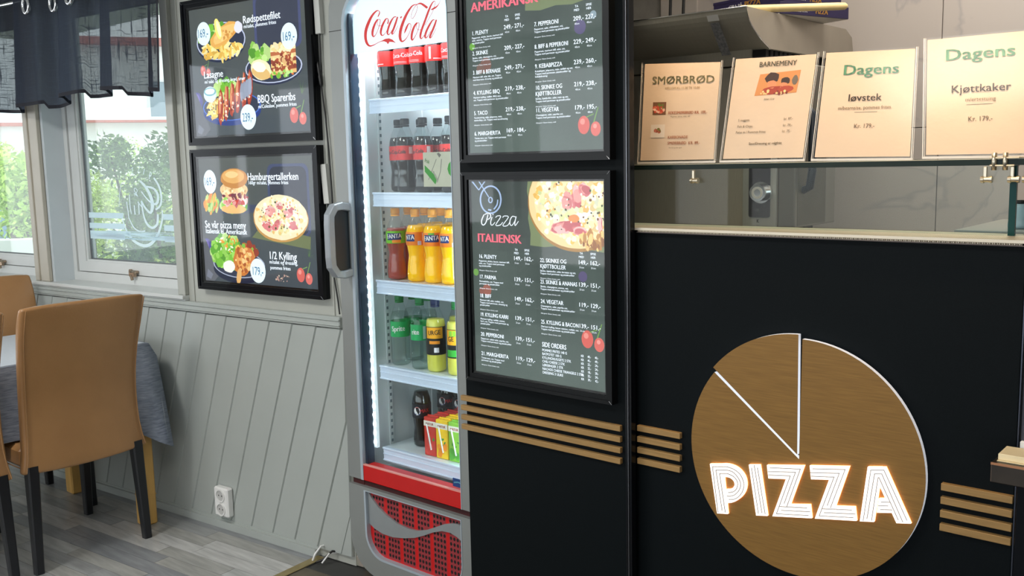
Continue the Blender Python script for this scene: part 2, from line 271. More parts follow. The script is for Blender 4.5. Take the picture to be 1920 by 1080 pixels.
# ------------------------------------------------------------------ traced outlines (tenths of a millimetre on the plane they lie in)
COKE=[([-23072,19064,-23045,19093,-23008,19134,-22984,19173,-22985,19206,-23001,19233,-23028,19254,-23063,19270,-23113,19279,-23176,19273,-23249,19247,-23330,19206,-23409,19156,-23480,19097,-23547,19029,-23608,18958,-23665,18881,-23716,18799,-23754,18716,-23775,18636,-23781,18558,-23777,18486,-23763,18419,-23740,18358,-23707,18305,-23665,18260,-23612,18224,-23548,18200,-23480,18194,-23415,18202,-23346,18216,-23265,18238,-23177,18265,-23100,18286,-23035,18297,-22980,18303,-22943,18307],[-23111,19081,-23086,19110,-23052,19151,-23031,19184,-23026,19206,-23031,19226,-23046,19239,-23071,19246,-23102,19245,-23140,19233,-23195,19204,-23260,19160,-23322,19108,-23379,19050,-23434,18982,-23485,18911,-23536,18837,-23583,18759,-23618,18686,-23637,18615,-23646,18546,-23646,18482,-23637,18424,-23621,18373,-23600,18329,-23576,18295,-23550,18268,-23521,18251,-23483,18241,-23429,18239,-23362,18245,-23281,18260,-23190,18283,-23110,18303,-23045,18316,-22991,18326,-22955,18333]),([-23124,19013,-23159,18992,-23211,18960,-23263,18916,-23313,18857,-23361,18789,-23398,18724,-23420,18667,-23429,18615,-23427,18570,-23414,18530,-23389,18497,-23349,18474,-23303,18476,-23268,18493,-23234,18519,-23197,18556,-23156,18604,-23117,18655,-23080,18708,-23045,18765,-23016,18818,-22995,18865,-22980,18909,-22975,18946,-22986,18975,-23010,18995,-23041,19005,-23072,19000,-23098,18985,-23119,18963,-23135,18933,-23145,18896,-23146,18862,-23134,18831,-23112,18804,-23079,18784,-23034,18778,-22985,18782,-22951,18786],[-23089,18992,-23114,18966,-23149,18928,-23185,18883,-23223,18825,-23264,18757,-23296,18696,-23314,18646,-23325,18602,-23329,18565,-23330,18536,-23327,18515,-23327,18508,-23322,18506,-23294,18513,-23259,18533,-23219,18567,-23177,18613,-23137,18662,-23101,18715,-23068,18772,-23042,18825,-23021,18872,-23006,18914,-23002,18947,-23011,18968,-23028,18981,-23041,18985,-23056,18983,-23079,18973,-23099,18956,-23115,18928,-23127,18893,-23128,18862,-23117,18835,-23096,18811,-23071,18797,-23036,18792,-22990,18795,-22956,18797]),([-22631,18802,-22619,18829,-22602,18866,-22596,18904,-22607,18940,-22630,18973,-22667,18994,-22714,18991,-22763,18973,-22814,18941,-22867,18892,-22922,18830,-22968,18768,-23001,18707,-23025,18646,-23034,18591,-23023,18541,-22995,18500,-22952,18472,-22901,18470,-22858,18485,-22818,18506,-22777,18536,-22735,18572,-22706,18598],[-22684,18818,-22670,18843,-22652,18878,-22643,18908,-22647,18936,-22659,18963,-22671,18972,-22688,18964,-22716,18941,-22749,18907,-22791,18858,-22839,18797,-22878,18737,-22908,18681,-22930,18627,-22942,18582,-22942,18546,-22933,18518,-22925,18503,-22912,18499,-22877,18505,-22837,18520,-22794,18546,-22750,18580,-22720,18605]),([-22259,18994,-22287,18998,-22331,19001,-22382,18992,-22434,18964,-22488,18926,-22538,18881,-22584,18831,-22625,18775,-22661,18720,-22690,18665,-22714,18610,-22724,18561,-22716,18518,-22690,18485,-22648,18465,-22605,18472,-22569,18494,-22533,18521,-22493,18561,-22451,18607,-22422,18640],[-22262,18966,-22288,18970,-22321,18973,-22353,18964,-22389,18937,-22428,18895,-22467,18849,-22507,18800,-22546,18746,-22580,18693,-22608,18641,-22630,18590,-22642,18551,-22644,18522,-22640,18502,-22640,18495,-22626,18496,-22592,18510,-22554,18533,-22512,18570,-22468,18615,-22437,18647]),([-22227,18983,-22254,18939,-22292,18877,-22332,18813,-22372,18750,-22413,18684,-22449,18627,-22479,18583,-22503,18546,-22516,18513,-22506,18481,-22466,18462,-22428,18469,-22396,18489,-22358,18520,-22317,18558,-22269,18611,-22218,18672,-22182,18715],[-22167,18964,-22188,18918,-22218,18853,-22252,18787,-22291,18722,-22333,18656,-22370,18599,-22403,18555,-22430,18520,-22444,18500,-22449,18494,-22458,18494,-22449,18493,-22419,18505,-22378,18531,-22336,18567,-22286,18618,-22234,18678,-22197,18721]),([-22050,18905,-21991,18953],[-22095,18929,-22043,18981]),([-21319,19208,-21322,19178,-21328,19135,-21343,19087,-21374,19032,-21415,18971,-21455,18922,-21493,18887,-21529,18862,-21556,18853,-21571,18858,-21588,18876,-21594,18906,-21585,18948,-21564,19000,-21535,19051,-21497,19100,-21450,19148,-21404,19186,-21361,19210,-21319,19224,-21278,19232,-21239,19233,-21206,19228,-21176,19219,-21141,19202,-21100,19176,-21057,19148,-21008,19117,-20957,19083,-20921,19060],[-21299,19205,-21303,19175,-21311,19132,-21328,19083,-21358,19026,-21398,18965,-21438,18913,-21476,18877,-21515,18850,-21551,18839,-21584,18849,-21604,18874,-21610,18908,-21601,18952,-21579,19004,-21550,19056,-21512,19106,-21465,19156,-21420,19196,-21378,19224,-21336,19244,-21295,19258,-21253,19270,-21207,19275,-21153,19269,-21098,19251,-21045,19225,-20996,19197,-20944,19164,-20893,19128,-20858,19103]),([-20723,18998,-20684,19003,-20629,19011,-20576,19023,-20532,19040,-20493,19060,-20458,19083,-20429,19108,-20405,19135,-20383,19162,-20363,19190,-20345,19218,-20333,19238],[-20743,19032,-20708,19042,-20657,19056,-20610,19070,-20567,19080,-20524,19091,-20486,19104,-20453,19123,-20423,19145,-20397,19168,-20374,19195,-20356,19222,-20343,19242]),([-21350,19255,-21399,19256,-21471,19255,-21552,19236,-21633,19193,-21715,19135,-21793,19071,-21862,19002,-21925,18928,-21983,18852,-22039,18772,-22089,18689,-22130,18609,-22160,18532,-22179,18458,-22186,18391,-22180,18332,-22160,18282,-22133,18243,-22098,18212,-22047,18195,-21995,18197,-21946,18216,-21894,18244,-21842,18281,-21789,18328,-21735,18384,-21690,18438,-21657,18490,-21634,18541,-21619,18587,-21611,18629,-21612,18667,-21623,18697,-21650,18720,-21694,18732,-21742,18724,-21789,18692,-21837,18645,-21876,18597,-21903,18545,-21921,18492,-21932,18454],[-21345,19236,-21391,19232,-21454,19224,-21516,19202,-21578,19157,-21644,19095,-21708,19028,-21767,18960,-21823,18886,-21876,18811,-21926,18732,-21972,18652,-22008,18576,-22034,18505,-22051,18437,-22060,18380,-22060,18333,-22052,18295,-22042,18266,-22035,18251,-22031,18243,-22015,18239,-21973,18246,-21920,18265,-21865,18296,-21809,18339,-21754,18393,-21708,18446,-21676,18496,-21653,18546,-21639,18591,-21632,18631,-21634,18667,-21645,18691,-21665,18703,-21689,18707,-21711,18699,-21737,18667,-21768,18617,-21800,18568,-21837,18522,-21877,18477,-21905,18445]),([-21370,18723,-21402,18707,-21449,18681,-21497,18644,-21541,18592,-21585,18531,-21619,18470,-21642,18409,-21655,18349,-21659,18298,-21652,18255,-21634,18218,-21583,18195,-21541,18214,-21505,18248,-21466,18288,-21424,18335,-21378,18390,-21338,18445,-21303,18500,-21274,18555,-21255,18604,-21251,18646,-21257,18680,-21276,18705,-21312,18709,-21348,18697,-21375,18677,-21392,18648,-21401,18612,-21400,18578,-21386,18545,-21362,18513,-21329,18489,-21283,18480,-21234,18481,-21200,18483],[-21339,18703,-21362,18681,-21394,18649,-21426,18610,-21461,18561,-21498,18502,-21528,18445,-21547,18389,-21560,18334,-21568,18289,-21572,18254,-21573,18232,-21589,18232,-21573,18237,-21533,18264,-21490,18300,-21445,18345,-21397,18398,-21356,18452,-21323,18506,-21296,18562,-21279,18609,-21276,18647,-21281,18678,-21290,18692,-21305,18693,-21333,18684,-21358,18668,-21374,18643,-21384,18610,-21384,18578,-21370,18548,-21347,18519,-21320,18500,-21283,18493,-21237,18493,-21203,18494]),([-21007,18590,-20949,18652,-20867,18738,-20795,18815,-20747,18863,-20707,18903,-20669,18951,-20625,19024,-20583,19105,-20555,19170,-20548,19210,-20556,19236,-20581,19252,-20617,19254,-20659,19241,-20706,19212,-20757,19165,-20812,19102,-20870,19027,-20929,18939,-20990,18840,-21048,18746,-21105,18659,-21158,18575,-21203,18498,-21237,18431,-21262,18371,-21273,18318,-21270,18270,-21252,18229,-21209,18202,-21162,18214,-21121,18243,-21080,18278,-21035,18325,-20988,18380,-20955,18419],[-21021,18597,-20963,18659,-20881,18745,-20809,18821,-20760,18870,-20721,18909,-20683,18957,-20640,19029,-20597,19110,-20571,19174,-20566,19211,-20575,19230,-20586,19233,-20602,19231,-20630,19217,-20663,19188,-20703,19140,-20748,19074,-20797,18999,-20851,18910,-20909,18811,-20966,18716,-21022,18628,-21075,18545,-21119,18471,-21152,18406,-21175,18350,-21189,18305,-21195,18267,-21195,18240,-21201,18235,-21185,18237,-21144,18258,-21100,18289,-21052,18334,-21003,18387,-20969,18426]),([-20601,18714,-20621,18721,-20657,18729,-20701,18723,-20746,18697,-20795,18660,-20845,18616,-20899,18561,-20954,18498,-21000,18437,-21034,18382,-21059,18329,-21070,18283,-21061,18244,-21034,18213,-20986,18203,-20949,18222,-20913,18252,-20877,18286,-20840,18326,-20802,18370,-20775,18401],[-20616,18688,-20634,18694,-20653,18701,-20674,18696,-20704,18671,-20740,18631,-20780,18584,-20828,18528,-20880,18466,-20923,18408,-20954,18356,-20977,18308,-20989,18272,-20993,18249,-20993,18237,-20998,18234,-20975,18241,-20936,18266,-20897,18296,-20857,18334,-20817,18377,-20789,18408]),([-20557,18715,-20587,18666,-20631,18595,-20675,18527,-20719,18465,-20765,18403,-20803,18349,-20832,18305,-20855,18268,-20866,18236,-20855,18205,-20816,18186,-20780,18195,-20751,18218,-20717,18253,-20678,18294,-20631,18351,-20579,18414,-20543,18459],[-20501,18697,-20525,18645,-20560,18571,-20599,18498,-20642,18434,-20688,18372,-20727,18319,-20758,18276,-20782,18244,-20794,18224,-20799,18218,-20810,18218,-20802,18216,-20774,18232,-20736,18263,-20695,18303,-20646,18358,-20594,18421,-20557,18466])]
COKE_SWASH=[[-22948,18330,-22792,18373,-22618,18370,-22469,18320,-22304,18197,-22452,18240,-22602,18261,-22683,18190,-22733,18259,-22840,18298,-22950,18306]]
WINLOGO=[([-10595,14122,-10511,14036,-10395,13912,-10298,13783,-10232,13653,-10183,13515,-10162,13378,-10172,13235,-10210,13092,-10271,12980,-10374,12904,-10511,12845,-10615,12804],[-10496,14160,-10408,14074,-10285,13949,-10180,13814,-10109,13677,-10059,13531,-10036,13385,-10043,13234,-10079,13080,-10149,12947,-10281,12846,-10438,12777,-10545,12735]),([-11611,13985,-11521,13924,-11396,13836,-11276,13732,-11163,13604,-11051,13457,-10968,13318,-10919,13192,-10896,13071,-10896,12958,-10920,12833,-10965,12718,-10974,12684,-11002,12698,-11131,12772,-11255,12862,-11360,12963,-11453,13078,-11517,13160],[-11503,14045,-11405,13987,-11263,13902,-11121,13794,-10989,13663,-10860,13513,-10759,13365,-10697,13227,-10665,13091,-10666,12960,-10702,12818,-10773,12679,-10922,12576,-11115,12614,-11249,12712,-11366,12815,-11466,12927,-11554,13047,-11614,13132]),([-11150,13721,-11012,13707,-10826,13685,-10676,13647,-10569,13582,-10478,13497,-10427,13406,-10422,13298,-10455,13180,-10501,13100,-10540,13071,-10593,13057,-10678,13060,-10802,13095,-10952,13162,-11099,13244,-11244,13353,-11385,13477,-11483,13566],[-11118,13805,-10978,13792,-10775,13771,-10586,13724,-10445,13644,-10335,13544,-10265,13432,-10248,13302,-10274,13165,-10334,13053,-10448,12980,-10596,12955,-10742,12974,-10885,13029,-11030,13113,-11170,13207,-11313,13322,-11452,13449,-11549,13538]),([-11611,13142,-11594,12973,-11568,12734,-11530,12519,-11480,12361,-11417,12226,-11332,12114,-11217,12020,-11074,11950,-10905,11921,-10726,11955,-10567,12032,-10448,12142,-10396,12293,-10381,12462,-10374,12581],[-11520,13150,-11501,12981,-11472,12744,-11426,12534,-11364,12385,-11287,12264,-11197,12170,-11091,12095,-10978,12044,-10890,12030,-10799,12048,-10688,12099,-10601,12171,-10551,12297,-10528,12459,-10514,12578]),([-10161,12734,-10163,12642,-10171,12510,-10210,12358,-10292,12179,-10407,11978,-10548,11791,-10722,11619,-10922,11460,-11113,11344,-11278,11280,-11438,11251,-11614,11247,-11828,11273,-12064,11332,-12280,11415,-12464,11526,-12628,11664,-12768,11813,-12882,11990,-12971,12179,-13031,12313],[-10060,12739,-10060,12647,-10065,12511,-10099,12351,-10170,12165,-10271,11956,-10401,11755,-10565,11566,-10761,11386,-10972,11243,-11195,11151,-11429,11107,-11670,11106,-11926,11146,-12184,11224,-12414,11327,-12604,11458,-12764,11612,-12895,11775,-12994,11965,-13065,12161,-13111,12298]),([-12618,12384,-12545,12262,-12437,12092,-12312,11948,-12166,11859,-12005,11801,-11844,11767,-11678,11767,-11526,11790,-11424,11809],[-12555,12401,-12475,12282,-12359,12116,-12233,11983,-12099,11907,-11952,11857,-11814,11829,-11678,11827,-11540,11846,-11439,11862]),([-12156,12945,-12141,12535],[-12076,12950,-12061,12540]),([-11816,13027,-11828,12559],[-11737,13030,-11748,12563]),([-11866,13091,-11594,12863],[-11799,13120,-11539,12887]),([-12457,13414,-12460,13263,-12463,13051,-12460,12864,-12442,12729,-12417,12621,-12398,12549],[-12390,13416,-12393,13266,-12396,13054,-12392,12869,-12375,12737,-12350,12630,-12332,12558]),([-12698,13097,-12684,12994,-12664,12847,-12647,12705,-12637,12571,-12630,12441,-12625,12351],[-12631,13104,-12617,13001,-12597,12854,-12580,12711,-12570,12576,-12562,12446,-12558,12356]),([-12044,13367,-11962,13420,-11851,13495,-11782,13569,-11806,13637,-11877,13692,-11946,13722,-12015,13710,-12058,13667,-12059,13605,-11987,13508,-11882,13395,-11836,13341,-11847,13379,-11969,13450,-12061,13505],[-12082,13387,-12001,13439,-11893,13512,-11834,13573,-11854,13622,-11916,13670,-11964,13692,-11981,13688,-12008,13662,-12008,13616,-11935,13525,-11826,13414,-11772,13336,-11891,13350,-12012,13425,-12101,13483]),([-12171,14496,-12115,14535,-12041,14582,-12029,14595,-12055,14521,-12114,14399,-12144,14308,-12090,14281,-12017,14301,-11968,14317],[-12201,14511,-12144,14549,-12065,14600,-11989,14600,-12016,14516,-12075,14395,-12105,14310,-12089,14304,-12033,14321,-11986,14337]),([-11704,14602,-11632,14622,-11541,14646,-11512,14647,-11554,14575,-11643,14465,-11694,14382,-11640,14355,-11559,14373,-11502,14388],[-11719,14623,-11647,14643,-11546,14668,-11473,14649,-11518,14567,-11607,14456,-11655,14381,-11639,14378,-11572,14394,-11517,14409]),([-11195,14531,-11303,14284],[-11145,14525,-11253,14278]),([-10845,14085,-10825,14172,-10797,14290,-10768,14366,-10768,14365,-10740,14341,-10722,14311,-10728,14281,-10751,14244,-10772,14224,-10793,14227,-10836,14240,-10870,14252],[-10896,14088,-10876,14174,-10847,14293,-10815,14377,-10743,14392,-10695,14356,-10671,14316,-10679,14275,-10706,14231,-10748,14198,-10810,14197,-10863,14214,-10898,14226]),([-12985,13888,-13039,13769,-13116,13597,-13183,13415,-13229,13215,-13265,13006,-13289,12859],[-12952,13884,-13006,13765,-13083,13594,-13149,13413,-13195,13214,-13231,13006,-13255,12859])]
SCRIPT=[([-17715,13078,-17741,13040,-17778,12985,-17806,12934,-17820,12891,-17823,12852,-17818,12819,-17800,12792,-17770,12771,-17730,12767,-17691,12784,-17653,12814,-17618,12858,-17588,12929,-17560,13013,-17542,13073],[-17685,13068,-17710,13029,-17744,12975,-17770,12926,-17781,12888,-17785,12854,-17781,12828,-17768,12809,-17751,12796,-17737,12795,-17715,12805,-17684,12829,-17653,12868,-17623,12935,-17594,13018,-17574,13078]),([-17669,13062,-17637,13075,-17594,13091,-17557,13098,-17527,13093,-17497,13079,-17479,13063,-17474,13043,-17479,13018,-17492,12996,-17517,12976,-17554,12957,-17581,12944],[-17683,13084,-17651,13097,-17604,13114,-17556,13123,-17513,13115,-17475,13098,-17449,13074,-17441,13045,-17447,13013,-17465,12983,-17498,12959,-17539,12939,-17567,12926]),([-17420,13012,-17436,12984,-17457,12944,-17474,12904,-17481,12867,-17483,12830,-17476,12801,-17458,12782,-17428,12774,-17395,12781,-17360,12806,-17323,12841,-17297,12866],[-17394,13005,-17408,12977,-17427,12938,-17441,12900,-17448,12866,-17449,12833,-17445,12810,-17437,12800,-17426,12796,-17410,12799,-17379,12819,-17342,12852,-17315,12876]),([-17396,13082,-17380,13059],[-17366,13094,-17351,13071]),([-17267,12989,-17258,13003,-17246,13019,-17227,13029,-17178,13037,-17122,13039,-17108,13031,-17158,12964,-17247,12868,-17299,12794,-17258,12763,-17182,12770,-17116,12786,-17072,12814,-17040,12849,-17019,12873],[-17291,12998,-17282,13012,-17265,13033,-17235,13048,-17181,13058,-17112,13062,-17077,13027,-17132,12953,-17223,12857,-17272,12792,-17252,12785,-17188,12793,-17130,12808,-17093,12829,-17060,12860,-17037,12882]),([-17012,12995,-17004,13009,-16993,13025,-16974,13033,-16919,13038,-16853,13036,-16831,13022,-16886,12957,-16984,12865,-17044,12793,-17007,12759,-16931,12762,-16864,12778,-16820,12809,-16787,12850,-16765,12879],[-17037,13003,-17029,13017,-17013,13039,-16980,13053,-16918,13059,-16842,13056,-16804,13019,-16864,12946,-16962,12853,-17017,12789,-16998,12779,-16934,12782,-16877,12796,-16841,12821,-16810,12860,-16788,12889]),([-16564,13036,-16594,13044,-16639,13056,-16688,13051,-16727,13022,-16757,12981,-16779,12939,-16789,12896,-16790,12853,-16782,12819,-16762,12795,-16730,12783,-16692,12792,-16655,12825,-16616,12872,-16584,12919,-16561,12965,-16544,13010,-16533,13041],[-16574,13016,-16604,13024,-16644,13033,-16674,13030,-16701,13008,-16729,12971,-16748,12933,-16757,12895,-16758,12856,-16752,12828,-16740,12812,-16725,12804,-16707,12808,-16675,12835,-16637,12881,-16605,12926,-16583,12970,-16569,13014,-16559,13046]),([-16559,13046,-16575,13003,-16596,12943,-16611,12889,-16616,12844,-16614,12804,-16582,12785,-16542,12818,-16495,12872,-16462,12913],[-16533,13041,-16547,12999,-16566,12939,-16580,12887,-16585,12844,-16586,12810,-16592,12803,-16562,12829,-16515,12882,-16480,12921])]
CUTTER=[([-17106,13484,-17117,13422,-17137,13347,-17172,13287,-17217,13234,-17271,13190,-17331,13158,-17395,13138,-17462,13130,-17528,13135,-17592,13153,-17651,13184,-17703,13226,-17746,13279,-17777,13340,-17795,13406,-17800,13476,-17790,13545,-17767,13612,-17732,13673,-17686,13726,-17630,13769,-17569,13801,-17505,13820,-17438,13827,-17373,13820,-17310,13801,-17252,13770,-17201,13728,-17159,13676,-17129,13616,-17113,13542,-17106,13480],[-17051,13480,-17062,13417,-17084,13337,-17123,13269,-17173,13209,-17235,13160,-17305,13122,-17382,13097,-17463,13088,-17543,13094,-17620,13116,-17690,13152,-17749,13200,-17797,13259,-17832,13326,-17852,13399,-17857,13475,-17847,13551,-17822,13624,-17782,13692,-17730,13752,-17667,13801,-17595,13838,-17517,13860,-17437,13868,-17357,13860,-17282,13838,-17214,13801,-17156,13753,-17109,13694,-17075,13628,-17058,13548,-17051,13485]),([-17412,13474,-17419,13450,-17430,13427,-17445,13417,-17459,13413,-17473,13416,-17488,13427,-17498,13446,-17502,13470,-17496,13493,-17485,13513,-17469,13524,-17455,13528,-17442,13524,-17428,13514,-17418,13491,-17412,13468],[-17371,13468,-17379,13442,-17395,13411,-17424,13390,-17460,13381,-17496,13389,-17523,13409,-17539,13437,-17544,13469,-17537,13501,-17519,13530,-17491,13550,-17454,13559,-17419,13551,-17391,13530,-17377,13500,-17371,13474]),([-17502,13556,-17877,14018],[-17534,13541,-17910,14003]),([-18167,13991,-17894,13730],[-18124,14015,-17863,13747]),([-17863,13731,-17617,13984],[-17894,13747,-17648,14000]),([-17215,13482,-17223,13421,-17245,13349,-17304,13283,-17361,13231],[-17173,13481,-17177,13418,-17198,13336,-17262,13261,-17322,13207]),([-17560,13185,-17443,13169],[-17546,13229,-17429,13214])]
NEON_POLY=[[-10820,7277,-10484,7343,-10340,6148,-10620,6101],[-9818,7450,-9544,7503,-9341,6332,-9619,6278],[-9371,7530,-8487,7690,-8794,6730,-8335,6825,-8293,6520,-9219,6354,-8910,7294,-9330,7224],[-8363,7714,-7480,7867,-7761,6922,-7339,7001,-7297,6694,-8221,6532,-7920,7481,-8325,7409],[-7090,7935,-6802,7991,-6833,7576,-6927,6758,-7227,6703],[-6945,7963,-6716,8002,-6170,6900,-6462,6842,-6833,7576],[-6840,7295,-6683,7329,-6546,7044,-6871,6977]]
NEON_BOWL=[([-10527,7014,-10482,7025,-10426,7039,-10382,7045,-10343,7045,-10302,7042,-10271,7034,-10241,7020,-10210,6997,-10189,6975,-10178,6952,-10171,6923,-10170,6897,-10175,6876,-10186,6854,-10198,6835,-10215,6817,-10243,6795,-10269,6776,-10284,6768,-10299,6763,-10314,6759,-10331,6754,-10357,6750,-10380,6746],[-10548,7330,-10499,7342,-10422,7360,-10333,7370,-10249,7366,-10168,7352,-10088,7324,-10019,7280,-9961,7226,-9914,7162,-9884,7090,-9869,7014,-9867,6938,-9879,6860,-9904,6784,-9941,6711,-9991,6643,-10045,6585,-10098,6536,-10155,6495,-10211,6464,-10265,6440,-10322,6423,-10369,6414,-10396,6410])]
GROOVE=[([-10582,6128,-10734,7216,-10376,7286],[-10604,6120,-10759,7232,-10376,7306]),([-10474,6196,-10642,7150,-10393,7199],[-10495,6188,-10668,7165,-10394,7219]),([-10392,6172,-10546,7084,-10357,7122],[-10414,6164,-10571,7100,-10357,7142]),([-9758,7399,-9569,6324],[-9738,7406,-9549,6332]),([-9690,7470,-9484,6368],[-9670,7477,-9464,6376]),([-9609,7429,-9407,6361],[-9589,7436,-9387,6369]),([-9303,7472,-8587,7582,-8884,6665],[-9303,7492,-8560,7605,-8865,6663]),([-9344,7375,-8698,7488,-8951,6715],[-9344,7394,-8671,7512,-8932,6712]),([-9334,7295,-8819,7379,-9134,6425,-8362,6559],[-9334,7315,-8791,7403,-9106,6449,-8362,6578]),([-9048,6615,-8398,6726],[-9047,6635,-8397,6746]),([-9014,6533,-8324,6654],[-9013,6553,-8324,6673]),([-10379,7286,-10300,7280,-10203,7263,-10119,7229,-10046,7180,-9994,7110,-9959,7035,-9941,6973,-9940,6910,-9958,6832,-9990,6753,-10037,6680,-10092,6617,-10151,6572,-10211,6542,-10270,6528,-10315,6523],[-10373,7307,-10293,7300,-10193,7283,-10106,7247,-10030,7196,-9975,7123,-9939,7045,-9920,6979,-9920,6912,-9938,6830,-9972,6747,-10020,6670,-10079,6604,-10143,6556,-10207,6523,-10270,6508,-10317,6502]),([-10394,7199,-10332,7205,-10255,7202,-10192,7174,-10134,7129,-10078,7067,-10037,7001,-10024,6947,-10028,6892,-10046,6830,-10078,6769,-10126,6708,-10180,6657,-10226,6630,-10273,6613,-10327,6602,-10370,6596],[-10392,7219,-10328,7226,-10246,7222,-10179,7192,-10118,7145,-10061,7082,-10018,7013,-10003,6952,-10007,6893,-10026,6827,-10061,6760,-10112,6696,-10169,6642,-10221,6611,-10271,6593,-10327,6581,-10371,6575]),([-10361,7122,-10296,7112,-10220,7093,-10165,7058,-10125,7015,-10104,6973,-10099,6926,-10108,6866,-10132,6807,-10168,6762,-10214,6726,-10279,6703,-10336,6689],[-10353,7143,-10287,7133,-10208,7112,-10150,7075,-10107,7029,-10084,6982,-10078,6929,-10088,6864,-10113,6800,-10154,6749,-10207,6709,-10277,6683,-10335,6669]),([-8299,7646,-7581,7773,-7884,6850],[-8299,7665,-7556,7796,-7867,6848]),([-8344,7550,-7707,7663,-7955,6889],[-8344,7569,-7682,7686,-7937,6887]),([-8327,7472,-7820,7555,-8133,6608,-7363,6744],[-8327,7491,-7794,7578,-8107,6631,-7362,6762]),([-8053,6788,-7397,6906],[-8053,6807,-7397,6925]),([-8020,6707,-7320,6834],[-8020,6726,-7320,6853]),([-7145,6728,-7015,7869,-6755,7921,-6255,6943],[-7162,6727,-7030,7884,-6745,7941,-6240,6954]),([-7065,6793,-6933,7803,-6796,7830,-6337,6886],[-7083,6792,-6949,7818,-6785,7850,-6322,6897]),([-6969,6770,-6859,7735,-6851,7737,-6429,6909],[-6987,6768,-6874,7750,-6840,7757,-6414,6920]),([-6795,7220,-6609,7254],[-6795,7238,-6609,7272]),([-6850,7128,-6635,7167],[-6850,7146,-6635,7185]),([-6804,7051,-6548,7102],[-6804,7070,-6548,7120])]
WAVE=[[-24374,3527,-24161,3291,-23817,3023,-23385,2811,-22871,2654,-22360,2608,-21939,2640,-21521,2766,-21108,2955,-20701,3155,-20345,3269,-20074,3305,-19828,3263,-19848,2738,-20130,2871,-20436,2941,-20791,2913,-21197,2770,-21613,2563,-22036,2383,-22550,2234,-23117,2131,-23647,2125,-24046,2216,-24381,2342]]
GRILLE_EDGE=[[-24368,3623,-24380,2358,-24334,1988,-24168,1712,-23907,1524,-23553,1442,-20656,1484,-20378,1552,-20100,1711,-19917,1965,-19850,2216,-19850,3660]]
# ------------------------------------------------------------------ the room shell
fl=struct(MB().box(-9,3.2,-3.4,4.0,-.12,-.004).build('floor',mat('grey_floor_base',(.05,.05,.048),.5,noise=.2,nscale=4)))
wl=empty('wall_left',tuple(P0),A2); struct(wl)
# planks of the grey wood floor, laid along the left wall, up to the brass strip
plankm=[mat('floor_plank_%d'%i,srgb(*c),.32,spec=.45,noise=.22,nscale=5,stretch=(1.2,9,1),bump=.08,bscale=40) for i,c in enumerate(((170,172,170),(150,152,152),(184,184,182),(138,141,144),(160,160,156)))]
def wedge_plank(u0,u1,v0,v1):
    g=.0012; return [(u0+g,v0+g),(u1-g,v0+g),(u1-g,v1-g),(u0+g,v1-g)]
row=0; v=.055
while v<1.72:
    u=-2.9+random.uniform(0,.7)
    stop=.03
    first=-3.0
    ends=[first]; x=first+random.uniform(.15,.5)
    while x<stop-.12: ends.append(x); x+=random.uniform(.32,.72)
    ends.append(stop)
    for a,b in zip(ends,ends[1:]):
        if b<-2.35: continue
        if v>.9 and b<-1.7: continue
        c=[(a+.0012,v+.0012),(b-.0012,v+.0012),(b-.0012,v+.0648),(a+.0012,v+.0648)]
        pts=[wallpt(p[0],p[1]) for p in c]
        h=.0+random.uniform(-.0003,.0003)
        mb=MB(); mb.add([(p.x,p.y,h) for p in pts]+[(p.x,p.y,-.01) for p in pts],[(0,1,2,3),(0,4,5,1),(1,5,6,2),(2,6,7,3),(3,7,4,0)])
        mb.build('plank',random.choice(plankm),fl)
    v+=.066; row+=1
# the wood floor runs on towards the camera as one sheet
mb=MB(); pts=[wallpt(.03,1.75),wallpt(-3,1.75),wallpt(-3,5),wallpt(.03,5)]
mb.add([(p.x,p.y,-.0005) for p in pts],[(0,1,2,3)]).build('vinyl_sheet',plankm[0],fl)
pts=[wallpt(-3,.0),wallpt(.03,.0),wallpt(.03,.055),wallpt(-3,.055)]
MB().add([(p.x,p.y,-.0008) for p in pts],[(0,1,2,3)]).build('vinyl_sheet',plankm[3],fl)
# old stone tiles right of the strip
tm=[mat('old_floor_tile_%d'%i,srgb(*c),.45,noise=.3,nscale=14,bump=.15,bscale=60) for i,c in enumerate(((92,84,68),(104,95,78),(80,74,62)))]
for i in range(3):
    for j in range(4):
        mb=MB(); mb.box(.036+i*.305,.333+i*.305,-1.22+j*.305-.10,-.923+j*.305-.10,-.01,.0005*((i+j)%2),bev=.0015)
        o=mb.build('floor_tile',tm[(i*2+j)%3],fl,M=Matrix.Translation(P0)@Matrix.Rotation(A2,4,'Z'))
st=MB().box(-.004,.034,-1.9,-.012,0,.004,bev=.0015).build('trim_1',mat('brass_strip',srgb(178,160,112),.35,.7,noise=.1,nscale=40),None); st.location=P0; st.rotation_euler=(0,0,A2); struct(st)
# left wall: upper boarded paint surface with openings for the two windows
X0,X1=-3.4,.185
mb=MB()
mb.box(-.742,X1,0,.10,.0,2.62); mb.box(X0,-.742,0,.10,0,.925); mb.box(X0,-.742,0,.10,2.25,2.62); mb.box(-1.83,-1.70,0,.17,.925,2.25)
mb.build('upper_panel',paint,wl)
# vertical joints of the upper panel
for u in (-.655,.135): MB().box(u-.004,u+.004,-.004,.0,.92,2.6,bev=.0015).build('panel_bead',paint,wl)
